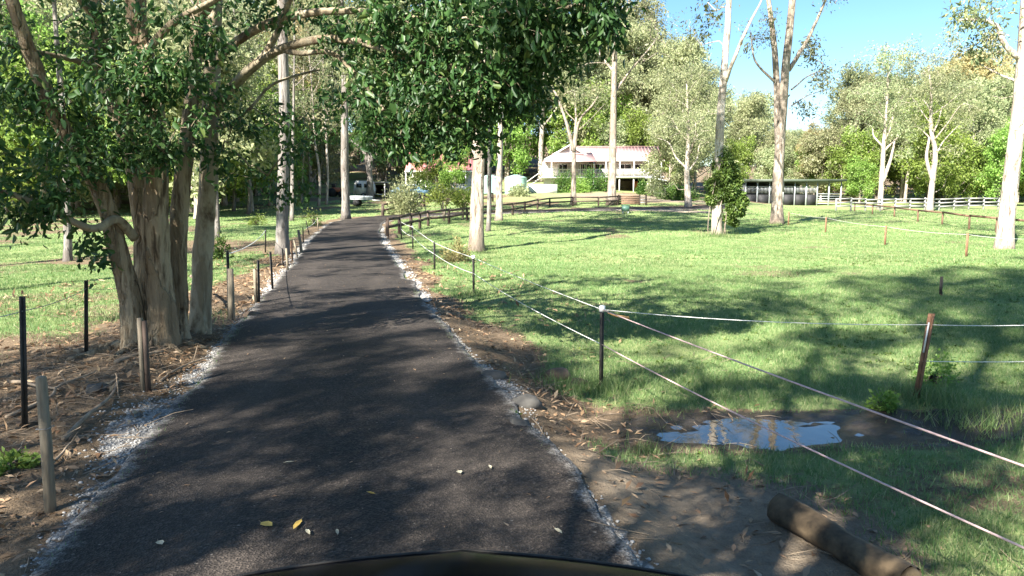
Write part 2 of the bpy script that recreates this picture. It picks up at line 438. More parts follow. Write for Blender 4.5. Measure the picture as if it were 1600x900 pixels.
def leaf_arrays(C, D, ln, wd, r, six=False, fold=.25):
    """leaves: base points C, directions D; quads (far) or six-sided folded leaves (near)"""
    n = len(C); D = unit(D); S = unit(np.cross(D, unit(r.normal(size=(n, 3))))); U = np.cross(S, D)
    ln = np.broadcast_to(ln, (n,))[:, None]; wd = np.broadcast_to(wd, (n,))[:, None]
    if not six:
        V = np.stack([C, C + D * ln * .45 + S * wd * .5 + U * wd * fold, C + D * ln, C + D * ln * .45 - S * wd * .5 + U * wd * fold], 1)
        return V.reshape(-1, 3), [(np.arange(n) * 4)[:, None] + np.array([0, 1, 2, 3])[None]]
    bend = U * ln * -.12
    V = np.stack([C, C + D * ln * .3 + S * wd * .47 + U * wd * fold, C + D * ln * .68 + S * wd * .4 + U * wd * fold * .7 + bend * .4, C + D * ln + bend,
                  C + D * ln * .68 - S * wd * .4 + U * wd * fold * .7 + bend * .4, C + D * ln * .3 - S * wd * .47 + U * wd * fold], 1)
    i = (np.arange(n) * 6)[:, None]
    return V.reshape(-1, 3), [np.vstack([i + np.array([0, 1, 2, 3])[None], i + np.array([0, 3, 4, 5])[None]])]

def wobble(p, amp, r, k=10):
    """refine a polyline with a smooth curve and small kinks"""
    q = catmull(p, k); n = len(q)
    off = np.cumsum(r.normal(size=(n, 3)), 0); off -= np.linspace(0, 1, n)[:, None] * off[-1]
    off *= amp / max(1., np.sqrt(n)); off[:, 2] *= .3
    return q + off

def grow(nodes, parents, targets, r, sag=.12, up=.35):
    """join every leaf clump to the nearest branch; returns list of node chains"""
    nodes = [np.asarray(n, float) for n in nodes]; parents = list(parents); A = np.array(nodes)
    d0 = np.array([np.min(np.linalg.norm(A - t_, axis=1)) for t_ in targets]); chains = []
    buf = np.empty((len(nodes) + 3 * len(targets), 3)); buf[:len(nodes)] = A; cnt = len(nodes)
    for k in np.argsort(d0):
        t_ = targets[k]; dv = t_ - buf[:cnt]
        cost = np.linalg.norm(dv, axis=1) + up * np.maximum(0, -dv[:, 2])
        i = int(np.argmin(cost)); a = buf[i].copy(); ln = np.linalg.norm(t_ - a)
        j = r.normal(size=(2, 3)) * ln * .09
        m1 = a + (t_ - a) * .36 + j[0] + np.array([0, 0, sag * ln]); m2 = a + (t_ - a) * .7 + j[1] + np.array([0, 0, sag * ln * .7])
        ch = [i]; pr = i
        for q in (m1, m2, t_):
            buf[cnt] = q; parents.append(pr); pr = cnt; ch.append(cnt); cnt += 1
        chains.append(ch)
    load = np.zeros(cnt)
    for ch in chains: load[ch[-1]] += 1
    for q in range(cnt - 1, -1, -1):
        if parents[q] >= 0: load[parents[q]] += load[q]
    return buf[:cnt], chains, load

def tree_meshes(name, r, stems, blobs, leaf, barks=None, twig_r=.012, per=26, clump_r=.35, leaf_l=.16, leaf_w=.045, droop=.7, six=False, nseg=10, lw_var=.35, leafm='gum_leaf', bark='gum_bark', flute=True, twig_n=3, maxr=None, craggy=0.):
    """stems: list of (points, radii); blobs: list of (centre, radii xyz, clumps). Returns trunk meshes and the crown mesh"""
    nodes, parents, skel = [], [], []
    tr = []
    for si, (pts, rad) in enumerate(stems):
        pts = np.asarray(pts); st = len(nodes)
        for q in range(len(pts)):
            nodes.append(pts[q]); parents.append(st + q - 1 if q else -1)
        mb = MB(); ph = r.uniform(0, 6.28, 4)
        fl = None
        if flute:
            fl = lambda s_, th, ph=ph: 1 + .07 * np.sin(2 * th + ph[0] + 3 * s_) + .055 * np.sin(3 * th + ph[1] - 5 * s_) + .04 * np.sin(5 * th + ph[2] + 11 * s_)
        if craggy and len(pts) > 90:
            fl0 = fl
            fl = lambda s_, th, ph=ph, fl0=fl0: fl0(s_, th) * (1 + craggy * 2.2 * (vnoise(np.sin(th) * 2.6 + 9 + ph[3] + s_ * 0, s_ * 22 + np.cos(th) * 2.6, 3) - .5) + craggy * 1.6 * (vnoise(np.sin(th) * 7 + 9 + s_ * 0, s_ * 46 + np.cos(th) * 7, 6) - .5))
        mb.tube(pts, rad, nseg, True, fl); tr.append(mb)
    T = []
    for c, rr, n in blobs:
        u = unit(r.normal(size=(n, 3))) * (r.uniform(.15, 1, size=(n, 1)) ** .45)
        T.append(np.asarray(c) + u * np.asarray(rr))
    T = np.vstack(T)
    keep = T[:, 2] > 0.3
    T = T[keep]
    # only nodes in the upper part of the stems carry twigs
    nn = np.array(nodes); top = nn[:, 2].max()
    buf, chains, load = grow(nodes, parents, T, r)
    bb = MB()
    for ch in chains:
        rad = twig_r * np.sqrt(np.maximum(load[ch], 1)); rad[0] = min(rad[0], rad[1] * 1.15)
        if maxr: rad = np.minimum(rad, maxr)
        rad[-1] *= .5
        bb.tube(buf[ch], rad, 5 if rad[0] > twig_r * 2.2 else twig_n, False)
    n = len(T) * per
    K = np.repeat(np.arange(len(T)), per)
    ends = np.array([buf[ch[-1]] for ch in chains]); prev = np.array([buf[ch[-2]] for ch in chains])
    sfrac = r.uniform(0, 1, size=(n, 1)) ** .7
    C = prev[K] + (ends[K] - prev[K]) * sfrac * 1.1 + r.normal(size=(n, 3)) * clump_r * .5
    D = unit(r.normal(size=(n, 3)) + unit(ends[K] - prev[K]) * .5) ; D[:, 2] -= droop; D = unit(D)
    ln = leaf_l * r.uniform(1 - lw_var, 1 + lw_var, n) * (.75 + .5 * r.uniform(size=len(T))[K]); wd = ln * leaf_w / leaf_l * r.uniform(1 - lw_var, 1 + lw_var, n)
    LV, LF = leaf_arrays(C, D, ln, wd, r, six)
    out = {'stems': [], 'branches': None}
    for k, mb in enumerate(tr):
        out['stems'].append(mb)
    out['branches'] = bb
    out['crown'] = mesh_data('crown', LV, LF, leafm)
    out['tips'] = ends
    return out

def gum_skeleton(r, H, r0, cb=.45, nl=9, spread=.28, path=None, blob=.13, dens=9, lean=0., fork=None, flatness=.7):
    """stems and leaf blobs of a tall gum: bare trunk, steep limbs, clumpy sparse crown"""
    if path is None:
        a = r.uniform(0, 6.28); k = 5
        path = [np.array([math.cos(a) * lean * s_ ** 1.5 * H + r.normal() * .012 * H * s_, math.sin(a) * lean * s_ ** 1.5 * H + r.normal() * .012 * H * s_, s_ * H * .93]) for s_ in np.linspace(0, 1, k + 1)]
    pts = wobble(path, .05 * H / 20, r, 8)
    z = pts[:, 2] - pts[0, 2]; s_ = np.clip(z / z.max(), 0, 1)
    rad = r0 * (1 - .82 * s_ ** 1.1) * (1 + .45 * np.exp(-z / (r0 * 1.6)))
    stems = [(pts, rad)]; blobs = []
    for q in range(nl):
        f = cb + (1 - cb) * (q + r.uniform(0, .8)) / nl
        i = int(np.argmin(np.abs(s_ - min(f, .97)))); a0 = pts[i]
        az = q * 2.4 + r.uniform(-.5, .5); ln = H * spread * (1.15 - .55 * (f - cb) / (1 - cb)) * r.uniform(.7, 1.2)
        dv = np.array([math.cos(az), math.sin(az), r.uniform(.75, 1.5)]); dv = dv / np.linalg.norm(dv)
        p1 = a0 + dv * ln * .45 + r.normal(size=3) * ln * .06; p2 = a0 + dv * ln * .8 + np.array([0, 0, .06 * ln]) + r.normal(size=3) * ln * .08
        p3 = a0 + dv * ln + np.array([math.cos(az), math.sin(az), .2]) * ln * .12
        lp = wobble([a0, p1, p2, p3], .04 * H / 20, r, 4)
        lr = max(rad[i] * r.uniform(.35, .55), .02) * np.linspace(1, .22, len(lp))
        stems.append((lp, lr))
        R_ = H * blob * r.uniform(.75, 1.25)
        blobs.append((p3, (R_, R_, R_ * flatness), int(dens * r.uniform(.7, 1.3))))
        if r.uniform() < .6:
            blobs.append((p1 + r.normal(size=3) * R_ * .6, (R_ * .7, R_ * .7, R_ * .5), int(dens * .5)))
    blobs.append((pts[-1], (H * blob, H * blob, H * blob * .8), dens))
    return stems, blobs

def build_tree(name, loc, label, cat, group, res, bark, branch_bark=None, stem_split=1, scale=1., rz=0.):
    """a thing: trunk (first stems) and crown (leaves > branches)"""
    o = thing(name, loc, label, cat, group, rz); o.scale = (scale,) * 3
    tm = MB()
    for mb in res['stems'][:]:
        V, F = mb.out(); tm.add(V, *F)
    V, F = res['branches'].out(); tm.add(V, *F)
    tm.obj('trunk', bark, o, True)
    place('crown', res['crown'], o)
    return o
def copy_tree(src, loc, label=None, group=None, scale=1., rz=0., sz=None):
    c = src.copy(); COL.objects.link(c); c.location = [float(v) for v in loc]; c.rotation_euler.z = rz
    c.scale = (scale, scale, sz or scale)
    if label: c['label'] = label
    if group: c['group'] = group
    for ch in src.children:
        d = ch.copy(); COL.objects.link(d); d.parent = c
    return c

# ------------------------------------------------------------------ ground sheet
def axis(lo, hi, a, b, h, g):
    mid = list(np.arange(a, b + 1e-6, h)); up = [mid[-1]]; st = h
    while up[-1] < hi: st *= g; up.append(up[-1] + min(st, 14))
    dn = [mid[0]]; st = h
    while dn[-1] > lo: st *= g; dn.append(dn[-1] - min(st, 14))
    return np.array(dn[:0:-1] + mid + up[1:])
gx = axis(-330, 330, -6.5, 7.5, .07, 1.045); gy = axis(-60, 520, 3.0, 14.0, .07, 1.028)
GX, GY = np.meshgrid(gx, gy); SD, SS = road_sd(GX, GY); SD = SD.reshape(GX.shape); SS = SS.reshape(GX.shape)
GZ = terr(GX, GY, SD)

def ell(x, y, cx, cy, rx, ry, soft=.4):
    d = np.sqrt(((x - cx) / rx) ** 2 + ((y - cy) / ry) ** 2)
    return 1 - sstep(1 - soft, 1 + soft, d)
_dl0 = G(395, 385); _dl1 = G(1060, 330); _hp = G(985, 316)
def masks(x, y, sd):
    dl = -sd - HALF; dr = sd - HALF
    n = fbm(x * .7, y * .7, 31, 4); n5 = fbm(x * .2, y * .2, 77, 3)
    g = np.ones_like(x) * .8 + (n5 - .47) * .25
    g = g * (1 - .42 * sstep(.58, .70, fbm(x * .42, y * .42, 63, 4)) * sstep(6, 10, y))
    vl = 2.3 - 1.3 * sstep(9, 22, y) + (n - .5) * 1.6          # litter strip left of the drive
    g = g * sstep(vl * .7, vl * 1.15 + .2, np.where(dl > 0, dl, 9))
    near_l = (1 - sstep(9.0, 11.5, y + (n - .5) * 3)) * sstep(0, .3, dl)
    g = g * (1 - near_l * (.85 - .75 * sstep(.52, .66, n)))
    vr = .55 + .6 * np.exp(-((y - 9.5) / 4.) ** 2) + (n - .5) * 1.3 + .5 * np.exp(-((y - 24) / 5.) ** 2)
    g = g * sstep(vr * .7, vr * 1.1 + .15, np.where(dr > 0, dr, 9))
    g = g * (1 - .95 * ell(x, y, 1.15, 4.6, 1.25, 1.15, .35) * sstep(0, .2, dr))
    g = g * (1 - .9 * ell(x, y, 1.2, 6.9, 1.3, .7, .5))
    mud = ell(x, y, PUD[0] + .4, PUD[1] + .05, 2.0, .62, .4) + .62 * ell(x, y, 5.2, 7.05, 2.4, .5, .6)
    mud = np.clip(mud, 0, 1)
    g = g * (1 - mud)
    g = g * (1 - .4 * ell(x, y, 3.6, 5.2, 1.6, .9, .6) * sstep(.45, .55, n))
    g = g * (1 - .8 * ell(x, y, _dl0[0] - .5, _dl0[1], 4.5, 3.2, .5))
    pale = ell(x, y, _dl1[0] - 1, _dl1[1] + .5, 6, 2.2, .5) + .6 * ell(x, y, _hp[0] + 2, _hp[1] + 9, 9, 7, .4) + .5 * ell(x, y, 1.15, 4.6, 1.3, 1.2, .5) * sstep(0, .3, dr)
    g = g * (1 - .9 * np.clip(pale, 0, 1))
    g = g * (1 - .5 * sstep(120, 150, y))
    g = g * (1 - .35 * (1 - sstep(-45, -22, x)) * sstep(.45, .6, n)) * (1 - .6 * sstep(.46, .56, fbm(x * .3, y * .3, 19, 3)) * sstep(3.0, 5.0, dl) * sstep(9, 12, y))
    wl = .15 + .36 * np.exp(-((y - 6.3) / 1.2) ** 2) + .12 * sstep(13, 18, y); wr = .10 + .22 * np.exp(-((y - 7.4) / .8) ** 2) + .16 * sstep(11, 16, y)
    gv = np.where(sd < 0, 1 - sstep(wl * .6, wl * 1.5, dl), 1 - sstep(wr * .6, wr * 1.5, dr)) * (np.abs(sd) > HALF - .3) * (y < 47) * np.clip(.45 + 1.6 * (fbm(x * 1.4, y * 1.4, 91, 3) - .25), .25, 1)
    return np.clip(g, 0, 1), np.clip(gv, 0, 1) * .85, mud, np.clip(pale, 0, 1)
gm, gvm, mm, pm = masks(GX, GY, SD)
ny, nx = GX.shape
ii = np.arange(ny - 1)[:, None] * nx + np.arange(nx - 1)[None]
ground = mk('ground', np.stack([GX, GY, GZ], -1).reshape(-1, 3), [np.stack([ii, ii + 1, ii + nx + 1, ii + nx], -1).reshape(-1, 4)], 'ground_soil_and_grass', smooth=True)
ground['kind'] = 'structure'
for nm, arr in (('grass', gm), ('gravel', gvm), ('mud', mm), ('pale', pm)):
    a = ground.data.attributes.new(nm, 'FLOAT', 'POINT'); a.data.foreach_set('value', arr.ravel().astype(np.float32))

# drive
si = np.arange(0, RS[-1], .12); cxy = np.stack([np.interp(si, RS, RC[:, 0]), np.interp(si, RS, RC[:, 1])], 1)
cn = np.stack([np.interp(si, RS, RN[:, 0]), np.interp(si, RS, RN[:, 1])], 1)
across = np.array([-1, -.985, -.95, -.85, -.7, -.5, -.25, 0, .25, .5, .7, .85, .95, .985, 1.])
ww = HALF + .05 + (fbm(si * 1.1, si * 0 + 1, 4)[:, None] - .47) * .26 * 1.0
wr_ = HALF + .05 + (fbm(si * 1.1, si * 0 + 9, 6)[:, None] - .47) * .30
wid = np.where(across[None] < 0, ww, wr_) * across[None]
RX = cxy[:, :1] + cn[:, :1] * wid; RY = cxy[:, 1:] + cn[:, 1:] * wid
RZ = base_z(RX, RY) + .034 + .03 * (1 - across[None] ** 2) + (fbm(RX * .8, RY * .8, 12) - .47) * .03
RZ[:, 0] = RZ[:, -1] = -9
RZ[:, 0] = base_z(RX[:, 0], RY[:, 0]) - .03; RZ[:, -1] = base_z(RX[:, -1], RY[:, -1]) - .03
na = len(across); ii = np.arange(len(si) - 1)[:, None] * na + np.arange(na - 1)[None]
road = mk('driveway', np.stack([RX, RY, RZ], -1).reshape(-1, 3), [np.stack([ii, ii + 1, ii + na + 1, ii + na], -1).reshape(-1, 4)], 'asphalt', smooth=True)
road['kind'] = 'structure'
a = road.data.attributes.new('edge', 'FLOAT', 'POINT'); a.data.foreach_set('value', np.broadcast_to(np.abs(across) ** 6, RX.shape).ravel().astype(np.float32))
a = road.data.attributes.new('track', 'FLOAT', 'POINT'); a.data.foreach_set('value', np.broadcast_to(np.exp(-((np.abs(across) - .52) / .2) ** 2), RX.shape).ravel().astype(np.float32))
def road_z(x, y):
    sd, _ = road_sd(np.atleast_1d(x), np.atleast_1d(y)); u = np.clip(np.abs(sd) / HALF, 0, 1)
    return base_z(np.atleast_1d(x), np.atleast_1d(y)) + .034 + .03 * (1 - u ** 2) + (fbm(np.atleast_1d(x) * .8, np.atleast_1d(y) * .8, 12) - .47) * .03

# puddle: a flat sheet of water, its shore is where the mud rises through it
pz = float(np.median(terr(PUD[0] + np.linspace(-.8, .8, 41), np.full(41, PUD[1])))) + .026
th = np.linspace(0, 2 * np.pi, 72, endpoint=False)
pr = np.stack([PUD[0] + .1 + np.cos(th) * 1.8, PUD[1] + np.sin(th) * .75, np.full(72, pz)], 1)
V = np.vstack([[[PUD[0], PUD[1], pz]], pr]); k = np.arange(72)
puddle = mk('puddle', V, [np.stack([np.zeros(72, int), 1 + k, 1 + (k + 1) % 72], 1)], 'muddy_water'); puddle['kind'] = 'structure'

# ------------------------------------------------------------------ grass, stones, litter (uncountable)
def scatter(n, x0, x1, y0, y1, keep):
    x = rng.uniform(x0, x1, n); y = rng.uniform(y0, y1, n)
    f = np.abs(x) < .76 * y + 1.2
    x, y = x[f], y[f]
    sd, _ = road_sd(x, y); g, gv, mu, pa = masks(x, y, sd)
    f = keep(x, y, sd, g, gv, mu, pa)
    return x[f], y[f], terr(x[f], y[f], sd[f]), g[f], sd[f]
def blades(x, y, z, g, h, wd):
    n = len(x); a = rng.uniform(0, 6.28, n)
    hh = h * rng.uniform(.5, 1.35, n) * (.15 + 1.6 * fbm(x * .8, y * .8, 21)) * 1.1
    dx, dy = np.cos(a) * wd * .5, np.sin(a) * wd * .5
    lx = rng.normal(size=n) * hh * .45; ly = rng.normal(size=n) * hh * .45
    return np.stack([np.stack([x - dx, y - dy, z - .005], -1), np.stack([x + dx, y + dy, z - .005], -1), np.stack([x + lx, y + ly, z + hh], -1)], 1).reshape(-1, 3)
parts = []
def clumpy(x, y, g, k=1.0):
    return rng.uniform(size=len(x)) < np.clip(g * 1.25 - .12, 0, 1) * (.35 + 1.3 * fbm(x * 2.2, y * 2.2, 41, 3)) * k
for (n, x0, x1, y0, y1, h, wd) in ((440000, -9, 10.5, 3.5, 12, .052, .008), (430000, -16, 17, 12, 21, .046, .013), (330000, -25, 25, 21, 34, .045, .022), (170000, -36, 36, 34, 50, .05, .04), (90000, -55, 55, 50, 75, .06, .07)):
    x, y, z, g, sd = scatter(n, x0, x1, y0, y1, lambda x, y, sd, g, gv, mu, pa: clumpy(x, y, g))
    parts.append(blades(x, y, z, g, h, wd))
V = np.vstack(parts)
grass = mk('grass', V, [np.arange(len(V)).reshape(-1, 3)], 'grass_blade')
tag(grass, 'short green paddock grass on both sides of the drive', 'grass', kind='stuff')

# tall tufts at post feet, trees and the puddle rim
def tuft(x, y, n, h, spread=.12):
    a = rng.normal(size=(n, 2)) * spread
    X = x + a[:, 0]; Y = y + a[:, 1]; return blades(X, Y, terr(X, Y), np.ones(n), h, .009 if y < 15 else .02)

ico_v = np.array([(0, 0, 1), (.89, 0, .45), (.28, .85, .45), (-.72, .53, .45), (-.72, -.53, .45), (.28, -.85, .45), (.72, .53, -.45), (-.28, .85, -.45), (-.89, 0, -.45), (-.28, -.85, -.45), (.72, -.53, -.45), (0, 0, -1)], float)
ico_f = np.array([(0, 1, 2), (0, 2, 3), (0, 3, 4), (0, 4, 5), (0, 5, 1), (1, 6, 2), (2, 7, 3), (3, 8, 4), (4, 9, 5), (5, 10, 1), (1, 10, 6), (2, 6, 7), (3, 7, 8), (4, 8, 9), (5, 9, 10), (11, 7, 6), (11, 8, 7), (11, 9, 8), (11, 10, 9), (11, 6, 10)])
def stones(x, y, z, s):
    n = len(x); q = ico_v[None] * (1 + rng.normal(size=(n, 12, 1)) * .22) * np.stack([rng.uniform(.7, 1.3, n), rng.uniform(.7, 1.3, n), rng.uniform(.4, .8, n)], -1)[:, None] * s[:, None, None]
    a = rng.uniform(0, 6.28, n); c, s_ = np.cos(a)[:, None], np.sin(a)[:, None]
    q = np.stack([q[..., 0] * c - q[..., 1] * s_, q[..., 0] * s_ + q[..., 1] * c, q[..., 2]], -1) + np.stack([x, y, z], -1)[:, None]
    return q.reshape(-1, 3), (np.arange(n)[:, None, None] * 12 + ico_f[None]).reshape(-1, 3)
def near_edge(n, y0, y1, smin, smax):
    x, y, z, g, sd = scatter(n, -9, 2.5, y0, y1, lambda x, y, sd, g, gv, mu, pa: (rng.uniform(size=len(x)) < gv * 1.1) & (np.abs(sd) > HALF - .08))
    return stones(x, y, z + .004, rng.uniform(smin, smax, len(x)))
V1, F1 = near_edge(110000, 3.6, 13, .004, .0145); V2, F2 = near_edge(40000, 13, 34, .012, .03)
st = mk('roadside_gravel', np.vstack([V1, V2]), [np.vstack([F1, F2 + len(V1)])], 'crushed_stone')
tag(st, 'pale crushed stone along both edges of the drive', 'gravel', kind='stuff')

def litter_keep(x, y, sd, g, gv, mu, pa):
    k = fbm(x * 1.1, y * 1.1, 55)
    pl = (sd < -HALF - .05) * (1 - g) * (1 - gv) * (.25 + 1.0 * ell(x, y, -3.9, 7.2, 2.2, 3.6, .6) + .3)
    prr = (sd > HALF + .1) * (sd < HALF + 3.0) * (1 - g) * (1 - gv) * (1 - .85 * mu) * (.25 + .9 * ell(x, y, .35, 8.4, .8, 2.2, .5) + .3 * (y > 12))
    return rng.uniform(size=len(x)) < (pl + prr) * (k * 1.5 - .1)
x, y, z, g, sd = scatter(90000, -10, 8, 3.4, 24, litter_keep)
def lay(x, y, z, l, w_, tilt=.35):
    D = np.stack([rng.normal(size=len(x)), rng.normal(size=len(x)), rng.normal(size=len(x)) * tilt], -1)
    return np.stack([x, y, z + .012], -1), D
C, D = lay(x, y, z, .08, .02)
n = len(C); Dn = unit(D); S = unit(np.cross(Dn, np.array([0, 0, 1.]) + rng.normal(size=(n, 3)) * .35)); U = np.cross(S, Dn)
ln = (rng.uniform(.045, .12, n) * (1 + .5 * (y > 12)))[:, None]; wd = ln * rng.uniform(.18, .4, (n, 1))
V = np.stack([C, C + Dn * ln * .4 + S * wd * .5 + U * wd * .3, C + Dn * ln, C + Dn * ln * .5 - S * wd * .5 + U * wd * .3], 1).reshape(-1, 3)
lit = mk('leaf_litter', V, [np.arange(len(V)).reshape(-1, 4)], 'fallen_brown_leaf'); tag(lit, 'dry brown leaves lying beside the drive', 'leaf litter', kind='stuff')
# dry twigs
x, y, z, g, sd = scatter(5200, -8, 3, 3.6, 15, lambda x, y, sd, g, gv, mu, pa: (np.abs(sd) > HALF + .15) & (rng.uniform(size=len(x)) < (1 - g) * (.35 + .8 * ell(x, y, -4.0, 8.5, 1.8, 3.2, .6))))
mb = MB()
for q in range(len(x)):
    a = random.uniform(0, 6.28); l = random.uniform(.08, .4); e = np.array([math.cos(a), math.sin(a), random.uniform(-.1, .35)]) * l
    p0 = np.array([x[q], y[q], z[q] + .006]); mid = p0 + e * .5 + rng.normal(size=3) * l * .08; mid[2] = max(mid[2], z[q] + .01)
    mb.tube([p0, mid, p0 + e], [.004, .0035, .002], 3, False)
tw = mb.obj('twig_litter', 'dry_twig'); tag(tw, 'thin dry twigs among the fallen leaves', 'twigs', kind='stuff')

# ------------------------------------------------------------------ big multi-stemmed tree beside the drive
r = np.random.default_rng(11)
fb = G(238, 545); fb[1] = 9.3; fb[0] = P(238, 545, 9.3)[0]; fb[2] = tz(fb[0], fb[1])
def pxs(lst): return np.array([P(a, b_, Y) for a, b_, Y in lst]) - fb
def stem(lst, r0, r1, amp=.03, k=9, flare=.55):
    p = pxs(lst)
    if flare: p[0, 2] = -.12
    q = wobble(p, amp, r, k); s_ = np.linspace(0, 1, len(q)); z = q[:, 2] - q[0, 2]
    return q, (r0 + (r1 - r0) * s_) * (1 + flare * np.exp(-np.maximum(z, 0) / .35))
stems = [
    stem([(214, 552, 9.0), (206, 470, 9.05), (186, 395, 9.0), (166, 318, 8.9), (128, 245, 8.7), (84, 180, 8.5), (42, 80, 8.3), (8, -20, 8.1), (-60, -170, 7.8)], .125, .05, k=22),
    stem([(222, 548, 9.4), (226, 440, 9.5), (224, 350, 9.5), (200, 230, 9.5), (163, 120, 9.5), (145, 0, 9.4), (130, -180, 9.2)], .145, .075, k=22),
    stem([(252, 545, 9.1), (250, 440, 9.15), (246, 330, 9.1), (240, 200, 9.0), (222, 80, 9.0), (212, -40, 8.9), (230, -260, 8.8)], .165, .08, k=22),
    stem([(272, 530, 9.7), (276, 420, 9.8), (282, 300, 9.8), (296, 160, 9.8), (312, 20, 9.8), (345, -200, 9.7)], .14, .065, k=22),
    stem([(313, 520, 10.3), (319, 400, 10.3), (327, 280, 10.3), (330, 165, 10.3), (333, 60, 10.3), (338, -60, 10.2), (360, -300, 10)], .145, .075, .02, k=22, flare=.25),
]
limbs = [
    stem([(210, 372, 9.1), (182, 343, 8.8), (150, 357, 8.5), (112, 345, 8.3), (60, 318, 8.1), (5, 300, 7.9), (-60, 290, 7.8)], .055, .028, .02, 7, 0),
    stem([(331, 178, 10.3), (362, 138, 10.1), (402, 100, 9.9), (440, 78, 9.8), (500, 62, 9.5), (560, 66, 9.2), (640, 90, 8.9), (720, 110, 8.6)], .08, .03, .02, 7, 0),
    stem([(333, 100, 10.3), (362, 72, 10.1), (412, 40, 9.9), (470, 22, 9.6), (540, 16, 9.3), (620, 24, 9.0), (720, 30, 8.7), (840, 20, 8.4), (940, 0, 8.2)], .065, .026, .02, 7, 0),
    stem([(440, 78, 9.8), (470, 84, 9.6), (520, 84, 9.5), (560, 120, 9.4), (600, 170, 9.3)], .04, .018, .02, 6, 0),
    stem([(402, 100, 9.9), (430, 60, 9.8), (455, 0, 9.6), (500, -80, 9.3), (600, -200, 8.8)], .05, .025, .02, 6, 0),
    stem([(338, 200, 10.3), (365, 192, 10.4), (395, 165, 10.5), (430, 130, 10.6), (500, 108, 10.6)], .03, .014, .02, 6, 0),
    stem([(160, 115, 9.5), (120, 95, 9.0), (60, 82, 8.6), (-20, 62, 8.2)], .045, .02, .02, 6, 0),
    stem([(222, 90, 9.0), (270, 40, 8.8), (340, 0, 8.6), (430, -60, 8.3)], .055, .025, .02, 6, 0),
    stem([(150, 30, 9.4), (110, -30, 9.0), (60, -140, 8.6)], .06, .03, .02, 6, 0),
    stem([(310, 30, 9.8), (380, -60, 9.4), (500, -160, 9.0), (640, -220, 8.6), (800, -240, 8.2)], .07, .03, .02, 6, 0),
]
def pb(px, py, Y, rx, ry, rY, n):
    return (P(px, py, Y) - fb, (rx * Y / FPX, rY, ry * Y / FPX), n)
blobs = [pb(675, 40, 9, 115, 75, 1.0, 80), pb(765, 75, 8.6, 130, 95, 1.0, 105), pb(860, 35, 8.4, 95, 70, .9, 75), pb(690, 150, 8.9, 90, 75, .9, 58),
         pb(610, 165, 9.2, 75, 80, .8, 36), pb(725, 200, 8.8, 55, 50, .7, 24), pb(800, 140, 8.6, 65, 50, .7, 36), pb(940, 15, 8.3, 42, 45, .5, 22),
         pb(555, 50, 9.5, 60, 50, .8, 18), pb(510, 175, 10, 50, 40, .6, 6), pb(430, 210, 10.4, 80, 60, .6, 20), pb(440, 10, 9.7, 60, 25, .6, 7),
         pb(640, 230, 9.2, 45, 35, .5, 9), pb(420, 300, 10.3, 60, 35, .5, 8), pb(345, 150, 9.7, 40, 70, .5, 8),
         pb(50, 215, 8.4, 75, 90, .8, 30), pb(45, 315, 8.0, 60, 42, .5, 20), pb(130, 120, 8.7, 100, 100, .7, 22), pb(255, 160, 8.4, 85, 70, .5, 20),
         pb(280, 70, 8.6, 90, 65, .6, 20), pb(110, 30, 8.8, 110, 45, .8, 16), pb(225, 235, 8.5, 70, 35, .4, 20), pb(120, 250, 8.3, 50, 50, .4, 14), pb(200, 150, 8.4, 60, 60, .4, 14), pb(380, 10, 9.5, 60, 30, .6, 6), pb(150, 360, 8.6, 30, 25, .2, 4), pb(160, 405, 8.7, 12, 10, .1, 2),
         pb(330, 250, 9.7, 25, 40, .3, 5), pb(30, 130, 8.3, 40, 60, .6, 16)]
above = [((-3.5, -1.0, 5.6), (2.2, 1.6, 1.0), 60), ((-.5, -.6, 6.4), (2.2, 1.9, 1.2), 75), ((2.0, -.9, 5.6), (1.8, 1.6, 1.1), 65), ((4.6, -1.0, 5.0), (1.8, 1.4, 1.0), 60), ((.6, .4, 7.6), (2.2, 1.8, .9), 55), ((3.0, .2, 7.0), (1.9, 1.7, .8), 45)]
res = tree_meshes('spreading_tree', r, stems + limbs, blobs + above, None, twig_r=.0042, per=30, clump_r=.19, leaf_l=.092, leaf_w=.04, droop=.75, six=True, nseg=30, leafm='broad_leaf', craggy=.055)
big = thing('spreading_tree', fb, 'dark broad leaved tree with several tan stems, its limbs overhanging the drive', 'tree')
for k, mb in enumerate(res['stems'][:5]):
    mb.obj('trunk', 'smooth_tan_bark' if k == 4 else 'tan_flaky_bark', big, True)
crown = place('crown', res['crown'], big)
lm = MB()
for mb in res['stems'][5:]:
    V, F = mb.out(); lm.add(V, *F)
V, F = res['branches'].out(); lm.add(V, *F)
lm.obj('branches', 'smooth_tan_bark', big, True)
# surface roots
for k, (a0, ln_) in enumerate(((-2.4, 1.1), (-1.6, .9), (-.6, .8), (.2, .7), (-3.0, 1.0))):
    p = [np.array([math.cos(a0) * t_ * ln_, math.sin(a0) * t_ * ln_ - .1, 0]) for t_ in np.linspace(.05, 1, 7)]
    for q in p: q[2] = tz(fb[0] + q[0], fb[1] + q[1]) - fb[2] + .03 - .03 * np.hypot(q[0], q[1])
    MB().tube(p, np.linspace(.085, .02, 7), 7, True).obj('root', 'tan_flaky_bark', big, True)

